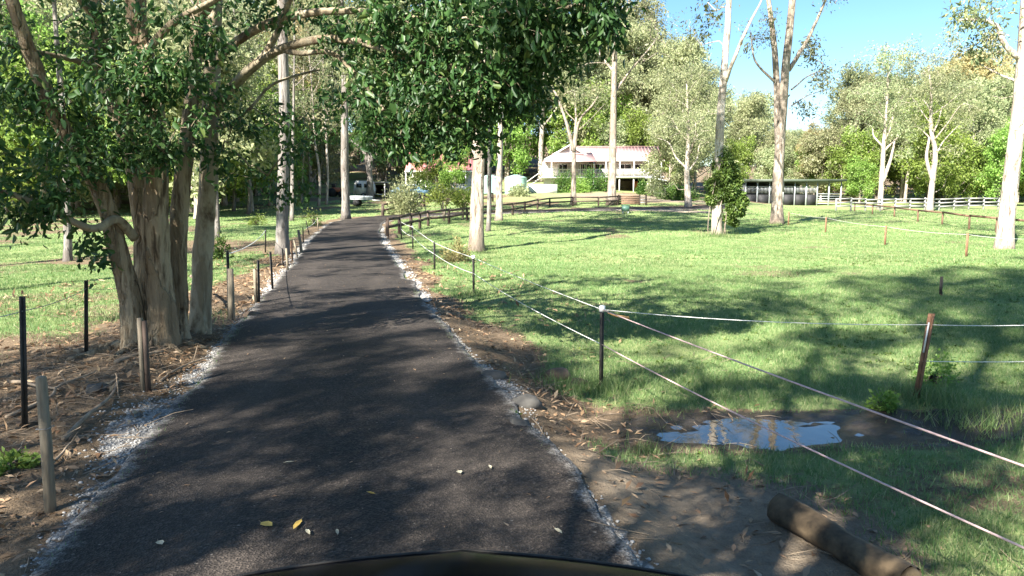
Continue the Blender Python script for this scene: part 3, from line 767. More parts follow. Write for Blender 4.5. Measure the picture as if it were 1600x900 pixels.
# ------------------------------------------------------------------ single gums that stand out
def path_from(base, lst, Y):
    return [P(a, b_, Y) - base for a, b_ in lst]
def solo(name, foot, pts, r0, label, bark, seed, H=None, cb=.5, nl=9, dens=11, blob=.12, spread=.24, second=None, leafm='gum_leaf', per=46, extra_limbs=(), extra_blobs=(), leaf_l=.2, leaf_w=.07, lift=None, Yfix=None, clump=.6, stub=None):
    rr = np.random.default_rng(seed)
    b0 = G(*foot) if Yfix is None else None
    if b0 is None:
        b0 = P(foot[0], foot[1], Yfix); b0[2] = tz(b0[0], b0[1])
    Y = b0[1]
    path = [np.array([0, 0, -.15])] + path_from(b0, pts, Y)
    top = path[-1]
    if H and top[2] < H:
        dv = unit(path[-1] - path[-2]); dv = unit(dv + np.array([0, 0, 1.2]))
        k = (H - top[2]) / dv[2]
        path += [top + dv * k * .5 + rr.normal(size=3) * .15, top + dv * k]
    HH = path[-1][2]
    stems, blobs = gum_skeleton(rr, HH, r0, cb, nl, spread, path=path, blob=blob, dens=dens)
    for (pts2, ra, rb) in extra_limbs:
        q = wobble([P(a, b_, Y + dy) - b0 for a, b_, dy in pts2], .04, rr, 7); stems.append((q, np.linspace(ra, rb, len(q))))
    for (a, b_, dy, rad, n) in extra_blobs:
        blobs.append((P(a, b_, Y + dy) - b0, (rad, rad, rad * .75), n))
    res = tree_meshes(name, rr, stems, blobs, None, twig_r=.012 * HH / 20, per=per, clump_r=clump, leaf_l=leaf_l, leaf_w=leaf_w, leafm=leafm, nseg=14)
    return build_tree(name, b0, label, 'tree', None, res, bark)

solo('gum_tree', (440, 398), [(441, 300), (443, 180), (440, 60), (438, -60)], .225, 'grey barked gum beside the old posts along the drive', 'grey_gum_bark', 21, H=20, cb=.5, dens=17, per=110, leaf_l=.24, leaf_w=.1)
solo('gum_tree', (540, 343), [(539, 250), (538, 130), (533, 0)], .27, 'straight grey gum standing at the bend of the drive', 'grey_gum_bark', 22, H=22, cb=.45, dens=16, per=110, leaf_l=.24, leaf_w=.1)
solo('gum_tree', (456, 345), [(457, 260), (459, 150)], .12, 'thin dark gum just behind the grey trunk by the fence', 'grey_gum_bark', 23, H=16, cb=.5, nl=7, dens=8)
solo('gum_tree', (745, 392), [(746, 330), (748, 250), (753, 150), (760, 30)], .245, 'stout brown gum with a broken branch stub, by the tape fence', 'gum_bark', 24, H=17, cb=.6, dens=17, blob=.15, spread=.32, per=110, leaf_l=.24, leaf_w=.1)
solo('gum_tree', (763, 362), [(764, 300), (765, 200), (767, 60)], .12, 'slim grey gum between two thicker trunks in the paddock', 'grey_gum_bark', 25, H=18, cb=.55, nl=7, dens=14, blob=.15, spread=.32, per=110, leaf_l=.24, leaf_w=.1)
solo('gum_tree', (779, 345), [(780, 270), (782, 180), (785, 60)], .22, 'smooth cream gum trunk in front of the rail fence', 'white_gum_bark', 26, H=21, cb=.55, dens=16, blob=.15, spread=.32, per=110, leaf_l=.24, leaf_w=.1)
solo('gum_tree', (896, 320), [(897, 270), (897, 230)], .26, 'forked pale gum in front of the house gable', 'gum_bark', 27, H=10.5, cb=.6, nl=5, dens=9, leafm='gum_leaf', spread=.3,
     extra_limbs=[([(897, 235, 0), (905, 190, 0), (925, 165, 0), (935, 150, 0)], .17, .06), ([(897, 238, 0), (884, 190, 0), (870, 150, 0), (858, 130, 0)], .17, .06)], extra_blobs=[(930, 140, 0, 2.2, 12), (868, 130, 0, 2.0, 12), (900, 120, 1, 2.2, 10)], per=30)
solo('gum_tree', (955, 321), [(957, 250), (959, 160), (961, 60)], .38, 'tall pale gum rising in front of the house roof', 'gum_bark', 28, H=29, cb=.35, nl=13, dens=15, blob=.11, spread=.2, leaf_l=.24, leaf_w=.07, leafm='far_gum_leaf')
ivy_t = solo('gum_tree', (1120, 367), [(1122, 300), (1128, 180), (1137, 60), (1142, -40)], .22, 'tall pale gum with green ivy climbing its foot', 'white_gum_bark', 29, H=21, cb=.5, nl=9, dens=13,
     extra_limbs=[([(1133, 130, 0), (1160, 60, -1), (1190, 0, -1)], .09, .04)], extra_blobs=[(1105, 40, 1, 1.6, 9)])
twin = solo('gum_tree', (1215, 350), [(1216, 290), (1222, 190), (1230, 90), (1238, 0), (1242, -80)], .36, 'twin trunked grey gum in front of the shed', 'gum_bark', 30, H=23, cb=.6, nl=8, dens=13,
     extra_limbs=[([(1219, 300, .2), (1216, 220, .4), (1212, 120, .5), (1205, 40, .6), (1195, -40, .7)], .24, .12), ([(1232, 110, 0), (1262, 60, 0), (1290, 0, 0)], .14, .07),
                  ([(1236, 140, 0), (1265, 118, .5), (1300, 105, 1)], .05, .02), ([(1237, 165, 0), (1262, 150, .5), (1290, 140, 1)], .045, .02), ([(1212, 130, .5), (1180, 95, 0), (1172, 50, 0)], .08, .03)],
     extra_blobs=[(1280, 82, .5, 1.1, 9), (1283, 122, .6, .8, 7), (1262, 165, .5, .7, 4), (1180, 45, 0, 1.5, 10), (1290, -20, 0, 1.7, 10)])
solo('gum_tree', (1569, 388), [(1578, 300), (1590, 190), (1598, 90), (1604, -20)], .28, 'bright white gum in the far corner of the paddock', 'white_gum_bark', 31, H=17, cb=.55, nl=8, dens=10,
     extra_limbs=[([(1598, 95, 0), (1572, 72, 0), (1556, 40, 0), (1525, 30, 0), (1495, 32, 0)], .12, .03), ([(1596, 130, 0), (1565, 118, .5), (1530, 100, 1)], .05, .02)], extra_blobs=[(1540, 12, 0, .8, 9), (1510, 30, 0, .6, 6), (1545, 70, .5, .7, 6), (1560, 150, 1, .7, 4)])
solo('forked_tree', (577, 312), [(578, 285), (577, 270)], .42, 'dark forked tree beside the open shelter', 'grey_gum_bark', 32, H=8, cb=.5, nl=7, dens=16, spread=.42, leafm='shrub_leaf', per=36,
     extra_limbs=[([(577, 275, 0), (570, 240, 0), (556, 225, 0), (540, 215, 0)], .2, .08), ([(578, 272, 0), (583, 240, 0), (590, 215, 0)], .2, .08)], extra_blobs=[(545, 215, 0, 2, 16), (595, 200, 0, 2.4, 20), (570, 190, 0, 2.4, 20)])
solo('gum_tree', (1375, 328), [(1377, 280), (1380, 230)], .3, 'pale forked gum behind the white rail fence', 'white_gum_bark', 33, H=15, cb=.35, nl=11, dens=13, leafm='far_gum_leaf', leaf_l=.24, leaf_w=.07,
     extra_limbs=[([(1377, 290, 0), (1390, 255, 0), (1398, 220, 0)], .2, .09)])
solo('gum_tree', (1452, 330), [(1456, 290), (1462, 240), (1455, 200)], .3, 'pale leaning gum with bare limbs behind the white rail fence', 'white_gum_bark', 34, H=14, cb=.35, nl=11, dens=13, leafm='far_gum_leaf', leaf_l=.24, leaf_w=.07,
     extra_limbs=[([(1458, 285, 0), (1448, 250, 0), (1452, 215, 0)], .22, .09)])
solo('gum_tree', (105, 408), [(105, 340), (103, 260), (100, 180)], .12, 'slender grey gum standing in the grass left of the drive', 'grey_gum_bark', 35, H=13, cb=.5, nl=7, dens=9)
solo('gum_tree', (338, 372), [(336, 300), (334, 200)], .16, 'gum with flared foot on the bare soil left of the drive', 'grey_gum_bark', 36, H=15, cb=.5, nl=7, dens=9)
solo('paddock_tree', (1075, 325), [(1074, 300), (1073, 270)], .3, 'olive spreading tree with short pale trunk beside the hedge', 'white_gum_bark', 37, H=11.5, cb=.28, nl=12, dens=18, spread=.36, blob=.15, leafm='far_gum_leaf', per=40, leaf_l=.22, leaf_w=.065)
for k, (px_, py_, H_) in enumerate(((498, 322, 14), (510, 320, 15), (470, 318, 16), (388, 335, 15), (365, 330, 13))):
    solo('young_gum', (px_, py_), [(px_ + 2, py_ - 45), (px_ + (k % 3 - 1) * 5, py_ - 100)], .14, ['slim young gum left of the drive bend, cream bark', 'pale young gum standing closest to the drive bend', 'young gum with bare lower trunk behind the old posts', 'grey young gum in the sunlit grass', 'thin young gum at the edge of the bare soil'][k], ['white_gum_bark', 'white_gum_bark', 'gum_bark', 'grey_gum_bark', 'grey_gum_bark'][k], 50 + k, H=H_, cb=.4, nl=7, dens=10)

# ivy round the pale gum
rr = np.random.default_rng(60); ib = np.array(ivy_t.location)
n = 8200
lobes = [(.1, 0, 3.9, .25), (.25, -.1, 3.45, .42), (-.08, .1, 3.2, .3), (.5, 0, 3.0, .5), (.1, -.3, 2.7, .5), (.72, .1, 2.4, .5), (-.3, 0, 2.3, .4), (.3, -.3, 2.0, .55), (.95, .1, 1.75, .48), (-.32, -.1, 1.7, .36), (.2, .4, 1.9, .5), (.7, -.35, 1.3, .5), (1.05, 0, 1.1, .3), (.55, -.1, .75, .3), (1.25, .1, 1.55, .25), (.85, 0, .55, .2)]
lob = np.array(lobes); K = rr.choice(len(lobes), n, p=lob[:, 3] ** 2 / (lob[:, 3] ** 2).sum())
u = unit(rr.normal(size=(n, 3))) * rr.uniform(.3, 1.08, (n, 1)) ** .5
C = lob[K, :3] + u * lob[K, 3:4] * [.8, .8, .8]; D = u + [0, 0, -.5]
V, F = leaf_arrays(C, D + rr.normal(size=(n, 3)) * .5, rr.uniform(.08, .16, n), rr.uniform(.06, .11, n), rr, True)
ivy = thing('ivy', ib, 'bushy green ivy wrapped round the foot of the pale gum', 'ivy')
mk('foliage', V, F, 'ivy_leaf', ivy)
mb = MB()
for k in range(5):
    a = k * 1.3; mb.tube([(math.cos(a + t_ * 2) * (.42 - .03 * t_), math.sin(a + t_ * 2) * (.42 - .03 * t_), t_ * 3.4 - .1) for t_ in np.linspace(0, 1, 9)], .025, 5, False)
mb.obj('stem', 'gum_bark', ivy, True)

# ------------------------------------------------------------------ the wood behind: copies of a few gums and bushy trees
protos = []
for k in range(5):
    rr = np.random.default_rng(100 + k)
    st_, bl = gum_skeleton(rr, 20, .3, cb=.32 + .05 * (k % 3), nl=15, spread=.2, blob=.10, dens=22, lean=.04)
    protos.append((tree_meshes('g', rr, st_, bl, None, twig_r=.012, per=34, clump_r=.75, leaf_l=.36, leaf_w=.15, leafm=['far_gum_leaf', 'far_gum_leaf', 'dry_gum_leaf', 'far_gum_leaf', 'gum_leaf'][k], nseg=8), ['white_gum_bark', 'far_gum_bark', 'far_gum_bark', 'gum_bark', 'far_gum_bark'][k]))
bprotos = []
for k in range(3):
    rr = np.random.default_rng(120 + k)
    st_, bl = gum_skeleton(rr, 9, .16, cb=.1, nl=13, spread=.34, blob=.16, dens=16, flatness=.9)
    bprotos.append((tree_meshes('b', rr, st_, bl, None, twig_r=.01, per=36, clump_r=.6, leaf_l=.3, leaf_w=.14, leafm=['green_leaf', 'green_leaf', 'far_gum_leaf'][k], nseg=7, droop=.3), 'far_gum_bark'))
FIRST = {}
GL = ['pale trunked olive gum', 'tan trunked olive gum', 'straw coloured gum', 'brown trunked leafy gum', 'grey green gum']
BL = ['bushy bright green tree', 'rounded fresh green tree', 'bushy olive tree']
def zone(x, y):
    if x < -18: return 'at the front of the wood left of the drive' if y < 75 else 'deep in the wood left of the drive'
    if y < 113 and x < 27: return 'close beside the houses'
    if x < 2: return 'in the wood behind the red roofed cottage'
    if x < 27: return 'in the wood behind the main house'
    if x < 46: return 'in the wood behind the stable shed'
    return 'just behind the white yard rails' if y < 108 else 'deep in the wood behind the white yard rails'
def wood_tree(kind, k, x, y, s, sz, rz):
    key = (kind, k); z = tz(x, y) - .1
    lab = ('tall ' if sz > (1.05 if kind == 'g' else 1.15) else 'small ' if sz < (.8 if kind == 'g' else .8) else '') + (GL if kind == 'g' else BL)[k] + ' ' + zone(x, y); grp = lab.replace(' gum ', ' gums ').replace(' tree ', ' trees ')
    if key not in FIRST:
        res, bark = (protos if kind == 'g' else bprotos)[k]
        FIRST[key] = build_tree('gum_tree' if kind == 'g' else 'bushy_tree', (x, y, z), lab, 'tree', grp, res, bark, rz=rz); FIRST[key].scale = (s, s, sz)
    else:
        copy_tree(FIRST[key], (x, y, z), label=lab, group=grp, scale=s, sz=sz, rz=rz)
TOPX = [-300, 500, 620, 850, 930, 1030, 1080, 1130, 1200, 1255, 1300, 1345, 1400, 1540, 1580, 1900]
TOPY = [0, 10, 0, 0, -30, 10, 100, 150, 170, 195, 165, 120, 105, 110, 145, 130]
rr = np.random.default_rng(77); cnt = 0; used = []
def ok_spot(x, y, dmin):
    for (a, b_) in used:
        if (a - x) ** 2 + (b_ - y) ** 2 < dmin * dmin: return False
    if 60 < y < 113 and -16 < x < 46: return False
    return True
tries = 0
while cnt < 185 and tries < 6000:
    tries += 1
    y = rr.uniform(50, 178) if rr.uniform() < .75 else rr.uniform(85, 130); x = rr.uniform(-.78, .78) * y
    if x < -20 - .05 * y or y > 113 or (x > 47 and y > 92):
        if x < 0 and y < 60 and x > -26: continue
        if not ok_spot(x, y, 4.2): continue
        px = 800 + x / y * FPX; ty = np.interp(px, TOPX, TOPY) + rr.normal() * 22
        Ht = CAM_H + (315 - ty) / FPX * y - tz(x, y)
        Ht = np.clip(Ht, 9, 34) * rr.uniform(.78, .97)
        used.append((x, y)); cnt += 1
        s = Ht / 20.5; k = int(rr.choice(5, p=[.24, .24, .16, .18, .18]))
        wood_tree('g', k, x, y, s * rr.uniform(.85, 1.15), s, rr.uniform(0, 6.28))
cnt = 0; tries = 0; used2 = []
while cnt < 150 and tries < 6000:
    tries += 1
    y = rr.uniform(50, 150) if rr.uniform() < .5 else rr.uniform(86, 122); x = rr.uniform(-.76, .78) * y
    if not (x < -24 - .1 * y or y > 114 or (x > 46 and y > 88)): continue
    if any((a - x) ** 2 + (b_ - y) ** 2 < 9 for a, b_ in used2): continue
    if 60 < y < 113 and -16 < x < 46: continue
    used2.append((x, y)); cnt += 1
    s = rr.uniform(.6, 1.25); k = int(rr.choice(3, p=[.42, .33, .25])) if x > -10 else int(rr.choice(3, p=[.2, .2, .6]))
    wood_tree('b', k, x, y, s, s * rr.uniform(.85, 1.2), rr.uniform(0, 6.28))

cnt = 0; tries = 0
while cnt < 60 and tries < 4000:
    tries += 1
    y = rr.uniform(48, 112); x = rr.uniform(-.8, -.2) * y
    if x > -19 - .12 * (y - 48) or any((a - x) ** 2 + (b_ - y) ** 2 < 7 for a, b_ in used2): continue
    used2.append((x, y)); cnt += 1
    s = rr.uniform(.8, 1.5); wood_tree('b', int(rr.choice(3, p=[.3, .2, .5])), x, y, s, s * rr.uniform(.8, 1.15), rr.uniform(0, 6.28))
for x, y, s in ((11, 116, 1.5), (15, 118, 1.3), (-1, 115, 1.2), (19, 114, 1.1), (5, 120, 1.6)):
    wood_tree('b', 0, x, y, s, s, x)
for px_, Y_, s, k in ((712, 87, .62, 0), (668, 88, .55, 1), (1046, 91, .95, 2), (1085, 96, 1.1, 2), (1150, 101, .8, 0)):
    q = P(px_, 305, Y_); wood_tree('b', k, q[0], q[1], s, s, px_ * .1)
# ------------------------------------------------------------------ tall trees around the viewer whose shade falls on the drive and paddock
rr = np.random.default_rng(140)
st_, bl = gum_skeleton(rr, 14, .24, cb=.38, nl=13, spread=.32, blob=.12, dens=8, lean=.03)
shade_res = tree_meshes('s', rr, st_, bl, None, twig_r=.012, per=90, clump_r=.42, leaf_l=.17, leaf_w=.06, leafm='gum_leaf', nseg=12)
shade0 = None
SHADE = ((-6.4, -2.4, .6, .6, 0., 'short leafy gum left of the vehicle'), (-3.6, -3.4, .85, 1.0, 5.6, 'mid sized leafy gum on the drive edge behind the vehicle'), (-2.9, -1.4, .58, .6, 1.2, 'small leafy gum on the verge beside the vehicle'), (-1.0, -4.6, .7, .8, 3.9, 'young leafy gum directly behind the vehicle'), (3.4, -.4, .62, .7, 5.1, 'young leafy gum by the tape fence beside the vehicle'), (-5.6, -6.4, 1.15, 1.75, 2.1, 'leafy gum standing behind the vehicle beside the drive'),
         (2.0, -6.2, 1.1, 1.65, 3.3, 'leafy gum behind the vehicle on the tape fence line'), (5.0, -2.4, 1.1, 1.3, 4.4, 'tall leafy gum inside the paddock corner by the vehicle'), (-11.5, -1.2, .85, 1.0, 5.2, 'leafy gum among the bare soil beside the old pickets'),
         (-.8, -9.5, 1.15, 1.6, .6, 'tallest leafy gum behind the vehicle'), (-13.5, -9, 1.1, 1.3, 2.8, 'leafy gum far behind the drive among bare soil'), (7.5, -.2, 1., 1.2, 1.7, 'leafy gum well inside the paddock'), (-2.4, -7.0, 1.15, 1.85, 4.0, 'leafy gum on the verge behind the vehicle tailgate'), (11.5, 2.8, .9, 1.1, 2.5, 'leafy gum on the far paddock edge'),
         (-12.5, 13.5, .8, .95, 3.0, 'leafy gum in the grass left of the slender grey gum'), (-16.5, 20, .85, 1.0, 1.0, 'leafy gum in the grass beyond the old wire fence'), (-21, 27, .9, 1.1, 5.0, 'leafy gum at the edge of the left wood'))
for k, (x, y, s, sz, rz, lab) in enumerate(SHADE):
    if shade0 is None:
        shade0 = build_tree('roadside_gum', (x, y, tz(x, y) - .1), lab, 'tree', 'gums standing round the vehicle', shade_res, 'gum_bark', rz=rz); shade0.scale = (s, s, sz)
    else:
        copy_tree(shade0, (x, y, tz(x, y) - .1), label=lab, scale=s, sz=sz, rz=rz)

# ------------------------------------------------------------------ fences
def post_tube(parent, foot, top, rad, m, name='post', n=8):
    return MB().tube([np.asarray(foot) - np.array([0, 0, .15]), (np.asarray(foot) + top) / 2, top], rad, n).obj(name, m, parent, True)
def picket(parent, foot, top, m, name='post', w_=.022):
    """star picket: three thin flanges"""
    mb = MB(); foot = np.asarray(foot, float) - np.array([0, 0, .15]); top = np.asarray(top, float)
    for k in range(3):
        a = k * 2.094 + .4; d = np.array([math.cos(a), math.sin(a), 0]) * w_; e = np.array([-math.sin(a), math.cos(a), 0]) * .004
        V = [foot - e, foot + e, foot + d + e, foot + d - e, top - e, top + e, top + d + e, top + d - e]
        mb.add(V, [(0, 1, 2, 3), (4, 7, 6, 5), (0, 4, 5, 1), (1, 5, 6, 2), (2, 6, 7, 3), (3, 7, 4, 0)])
    return mb.obj(name, m, parent)
def cord(parent, a, b, sag, rad, m, name='tape', n=14):
    t_ = np.linspace(0, 1, n)[:, None]; p = np.asarray(a) * (1 - t_) + np.asarray(b) * t_; p[:, 2] -= (4 * t_ * (1 - t_))[:, 0] * sag
    return MB().tube(p, rad, 6).obj(name, m, parent, True)
def at_post(px, py_base, h):
    f = G(px, py_base); return f, f + np.array([0, 0, h])

# tape fence along the right of the drive
tf = thing('tape_fence', G(940, 610), 'electric tape fence of dark steel pickets along the right of the drive', 'fence')
O = np.array(tf.location)
rp = [(np.array([2.62, 2.35, tz(2.62, 2.35)]), .98, .60)]
for px_, py_, h in ((939, 611, None), (740, 461, None), (679, 421, None), (645, 389, None), (627, 374, None)):
    f = G(px_, py_); hh = {939: 481, 740: 401, 679: 378, 645: 354, 627: 346}[px_]
    rp.append((f, P(px_, hh, f[1])[2] - f[2], None))
tops = []
for k, (f, h, lo) in enumerate(rp):
    q = f - O; top = q + np.array([0, 0, h])
    pk = picket(tf, q, top, 'dark_steel', w_=.026 if k < 3 else .03)
    tops.append((top + np.array([0, 0, -.02]), q + np.array([0, 0, lo or h * .56])))
    if k in (1, 2, 4):
        MB().tube([top + np.array([0, 0, -.045]), top + np.array([0, 0, -.02]), top + np.array([0, 0, .02]), top + np.array([0, 0, .03])], [.03, .036, .036, .02], 10).obj('cap', 'white_plastic', pk, True)
for k in range(len(tops) - 1):
    for q in (0, 1):
        cord(tf, tops[k][q], tops[k + 1][q], .02 + .03 * q, .0062 if k < 1 else .0045 if k < 3 else .007, 'fence_tape' if k < 1 else 'white_tape')
gate_h = tops[1][0] + np.array([.06, -.05, -.03])
MB().tube([gate_h, gate_h + np.array([.1, -.03, -.03]), gate_h + np.array([.22, -.06, -.045]), gate_h + np.array([.23, -.06, -.04])], [.008, .014, .014, .022], 8).obj('gate_handle', 'orange_plastic', tf, True)

# cross fence through the paddock
cf = G(1430, 622); ct = P(1457, 490, cf[1] - .05)
xf = thing('cross_fence', cf, 'rusty leaning picket with white tape crossing the paddock', 'fence'); O2 = np.array(xf.location)
picket(xf, [0, 0, 0], ct - O2, 'rusty_steel', w_=.04)
u_ = ct - O2
MB().tube([u_ * .9 + np.array([-.03, -.02, 0]), u_ * .55 + np.array([-.03, -.03, 0])], .009, 6).obj('insulator', 'white_plastic', xf, True)
far_r = np.array([9.6, 8.0, 0])
cord(xf, tops[1][0] + O - O2, u_ * .87, .05, .0045, 'white_tape'); cord(xf, u_ * .87, P(1760, 500, 7.4) - O2, .03, .0045, 'white_tape')
cord(xf, u_ * .44, P(1760, 560, 7.4) - O2, .02, .0045, 'white_tape')
q = P(1760, 500, 7.4) - O2; picket(xf, [q[0], q[1], tz(q[0] + O2[0], 7.4) - O2[2]], q + [0, 0, .06], 'rusty_steel', w_=.035)
f = G(1470, 461); st_o = thing('steel_stake', f, 'short dark steel stake alone in the paddock grass', 'stake'); picket(st_o, [0, 0, 0], [0, 0, P(1470, 432, f[1])[2] - f[2]], 'dark_steel', 'shaft', .035)
MB().tube([(0, 0, -.01), (0, 0, .012)], [.045, .02], 8).obj('soil_collar', 'rusty_steel', st_o)

# far tape fence of thin rusty pickets
fl = [(1628, 412), (1510, 401), (1383, 383), (1290, 364), (1232, 352)]
ff = thing('rusty_picket_fence', G(1383, 383), 'low tape fence of thin rusty pickets across the far paddock', 'fence'); O3 = np.array(ff.location); tp = []
for px_, py_ in fl:
    f = G(px_, py_) - O3; t_ = f + np.array([0, 0, .78]); picket(ff, f, t_, 'rusty_steel', w_=.045); tp.append((t_ - np.array([0, 0, .04]), f + np.array([0, 0, .4])))
for k in range(len(tp) - 1):
    cord(ff, tp[k][0], tp[k + 1][0], .06, .006, 'white_tape')

# rail fences
def rail_fence(name, label, feet, h, rails, pm, rm, pr=.07, rw=.05, rh=.12, side=0.08, hv=None):
    base = np.asarray(feet[0]); o = thing(name, base, label, 'fence')
    fs = [np.asarray(f) - base for f in feet]
    for k, f in enumerate(fs):
        hh = (hv[k] if hv is not None else h * random.uniform(.96, 1.06))
        jit = np.array([random.uniform(-.03, .03), random.uniform(-.03, .03), 0])
        MB().tube([f - np.array([0, 0, .2]), f + jit * .5 + np.array([0, 0, hh * .5]), f + jit + np.array([0, 0, hh])], [pr, pr, pr * .93], 8).obj('post', pm, o, False)
    for k in range(len(fs) - 1):
        for q in rails:
            a = fs[k] + np.array([0, -side, h * q + random.uniform(-.03, .03)]); b_ = fs[k + 1] + np.array([0, -side, h * q + random.uniform(-.03, .03)])
            MB().beam(a, b_, rw, rh).obj('rail', rm, o)
    return o
FA = [(605, 370), (624, 366), (642, 361), (656, 358), (669, 354), (702, 350), (730, 345), (766, 341), (801, 336), (820, 332), (840, 327), (859, 324), (895, 322), (935, 322), (965, 321)]
rail_fence('timber_rail_fence', 'dark timber post and rail fence curving up beside the drive', [G(*q) for q in FA], .86, (.92, .5), 'dark_timber', 'dark_timber', pr=.085, rw=.05, rh=.13)
FB = [(598, 339), (630, 330), (663, 323), (700, 319), (738, 317), (770, 315.5)]
rail_fence('timber_rail_fence', 'dark timber rail fence on the far side of the drive bend', [G(*q) for q in FB], .9, (.9, .45), 'dark_timber', 'dark_timber', pr=.11, rw=.05, rh=.12)
FC = [(1335, 331), (1363, 335), (1397, 339), (1434, 346), (1472, 351), (1514, 359), (1560, 352), (1610, 356)]
FC = [(1335, 331), (1363, 335), (1397, 339), (1434, 346), (1472, 351), (1514, 359), (1556, 364), (1612, 371)]
rail_fence('pipe_rail_fence', 'single brown top rail fence before the white yard rails', [G(*q) for q in FC], .78, (.97,), 'brown_timber', 'brown_timber', pr=.06, rw=.09, rh=.11, side=0)
FD = [(1306 + 23 * k, 330) for k in range(13)]
fd = [P(q[0], 331, 72 + .4 * k) for k, q in enumerate(FD)]
for q in fd: q[2] = tz(q[0], q[1])
rail_fence('yard_rail_fence', 'white rail yard fence below the wood', fd, 1.25, (.92, .64, .36), 'weathered_white_timber', 'weathered_white_timber', pr=.09, rw=.05, rh=.12)

# old fence on the left of the drive
of = thing('old_wire_fence', G(404, 470), 'old wire fence of mixed steel and timber posts, left of the drive', 'fence'); O4 = np.array(of.location); lt = []
def opost(px, pb_, pt, kind, topx=None):
    f = G(px, pb_); t_ = P(topx or px, pt, f[1]); q = f - O4; u = t_ - O4
    if kind == 's': picket(of, q, u, 'dark_steel', w_=.028)
    elif kind == 'r': picket(of, q, u, 'rusty_steel', w_=.03)
    else: post_tube(of, q, u, [.055, .05, .045] if kind == 'w' else [.032, .03, .028], 'grey_timber')
    return u
A1 = opost(362, 500, 420, 'w', 360); A2 = opost(357, 498, 392, 's', 355); A3 = opost(404, 476, 406, 's', 403); A4 = opost(400, 476, 420, 'p', 398)
A5 = opost(426, 456, 393, 's', 422); A6 = opost(414, 395, 357, 's', 415); A7 = opost(442, 417, 388, 's', 441); A8 = opost(450, 424, 388, 'p', 447); A9 = opost(457, 409, 376, 'r', 455)
A10 = opost(466, 405, 375, 'p', 459); A11 = opost(472, 396, 359, 'w', 466); A12 = opost(474, 381, 355, 's', 473); A13 = opost(484, 367, 345, 's', 478); A14 = opost(497, 360, 340, 'p', 496)
for a_, b_ in ((A2, A6), (A12, A14)):
    cord(of, a_ * [1, 1, 1] - [0, 0, .05], b_ - [0, 0, .06], .12, .008, 'white_tape', 'wire')
pf_ = thing('steel_picket_fence', G(36, 672), 'two dark steel pickets with a wire, on the bare soil', 'fence'); O5 = np.array(pf_.location)
B = []
for px_, pb_, pt, tx in ((37, 672, 463, 34), (133, 556, 438, 134), (-90, 700, 480, -90)):
    f = G(px_, pb_); q = f - O5; u = P(tx, pt, f[1]) - O5; picket(pf_, q, u, 'dark_steel', w_=.026); B.append(u)
cord(pf_, B[0] - [0, 0, .12], B[1] - [0, 0, .1], .03, .004, 'wire', 'wire'); cord(pf_, B[1] - [0, 0, .1], P(200, 448, 10.4) - O5, .02, .004, 'wire', 'wire'); cord(pf_, B[0] - [0, 0, .12], B[2] - [0, 0, .1], .03, .004, 'wire', 'wire')
f = G(79, 803); sk = thing('timber_stake', f, 'leaning grey timber stake at the edge of the drive', 'stake'); u = P(64, 588, f[1] + .02) - f
MB().tube([(0, 0, -.15), u * .5 + [.004, 0, 0], u * .985, u], [.034, .033, .031, .026], 6).obj('shaft', 'grey_timber', sk)
q = u * .62; MB().tube([q + [-.036, -.03, 0], q + [.036, -.034, .004], q + [.04, .03, .006], q + [-.034, .034, .004], q + [-.036, -.03, .001]], .0025, 4).obj('wire_tie', 'wire', sk)
f = G(228, 612); sk = thing('split_post', f, 'split timber post in front of the broad leaved tree', 'post'); u = P(227, 497, f[1]) - f
MB().box((-.02, 0, u[2] / 2 - .05), (.036, .05, u[2] + .1), taper=.92).obj('pale_half', 'grey_timber', sk); MB().box((.02, .01, u[2] / 2 - .06), (.034, .05, u[2] + .06), taper=.9).obj('dark_half', 'dark_timber', sk)

# ------------------------------------------------------------------ main house
def H3(px, py, Y): return P(px, py, Y)
hY = 100.0
hz = tz(10, 97)
hs = thing('house', (H3(940, 300, hY)[0], hY, hz), 'white raised house with pink roof and long verandah', 'house'); OH = np.array(hs.location)
def hx(px, Y=hY): return P(px, 300, Y)[0] - OH[0]
def hzz(py, Y=hY): return P(800, py, Y)[2] - OH[2]
xl, xg0, xg1, xr_ = hx(848), hx(852), hx(924), hx(1032)
fl_z, ev_z, rg_z = hzz(276), hzz(251), hzz(229, hY + 3)
MB().box(((xl + xr_) / 2, 4.5, (fl_z + ev_z) / 2), (xr_ - xl - .3, 6.0, ev_z - fl_z)).obj('wall', 'cream_wall', hs)
MB().box(((xl + hx(965)) / 2, 4.7, fl_z / 2 - .3), (hx(965) - xl - .8, 5.4, fl_z + .6 - .16)).obj('lower_wall', 'white_paint', hs)
MB().box(((xl + xr_) / 2, 3.2, fl_z - .08), (xr_ - xl + .4, 8.8, .18)).obj('verandah_floor', 'white_paint', hs)
# main roof with corrugated ridges built as ribs
def roof(parent, x0, x1, y0, y1, ez, rz_, m, name='roof', rib=.45):
    ym = (y0 + y1) / 2; mb = MB()
    for (ya, yb) in ((y0, ym), (y1, ym)):
        V = [(x0, ya, ez), (x1, ya, ez), (x1, yb, rz_), (x0, yb, rz_)]; V += [(a, b_, c - .12) for a, b_, c in V]
        mb.add(V, [(0, 1, 2, 3), (7, 6, 5, 4), (0, 4, 5, 1), (1, 5, 6, 2), (2, 6, 7, 3), (3, 7, 4, 0)])
    o = mb.obj(name, m, parent)
    rb = MB()
    for x in np.arange(x0 + .2, x1, rib):
        rb.beam((x, y0, ez + .02), (x, ym, rz_ + .02), .07, .05)
    rb.obj('roof_ribs', m, o)
    MB().beam((x0 - .02, ym, rz_ + .05), (x1 + .02, ym, rz_ + .05), .3, .06).obj('ridge_cap', m, o)
    MB().beam((x0, y0 - .06, ez - .06), (x1, y0 - .06, ez - .06), .12, .14).obj('gutter', 'white_paint', o)
    return o
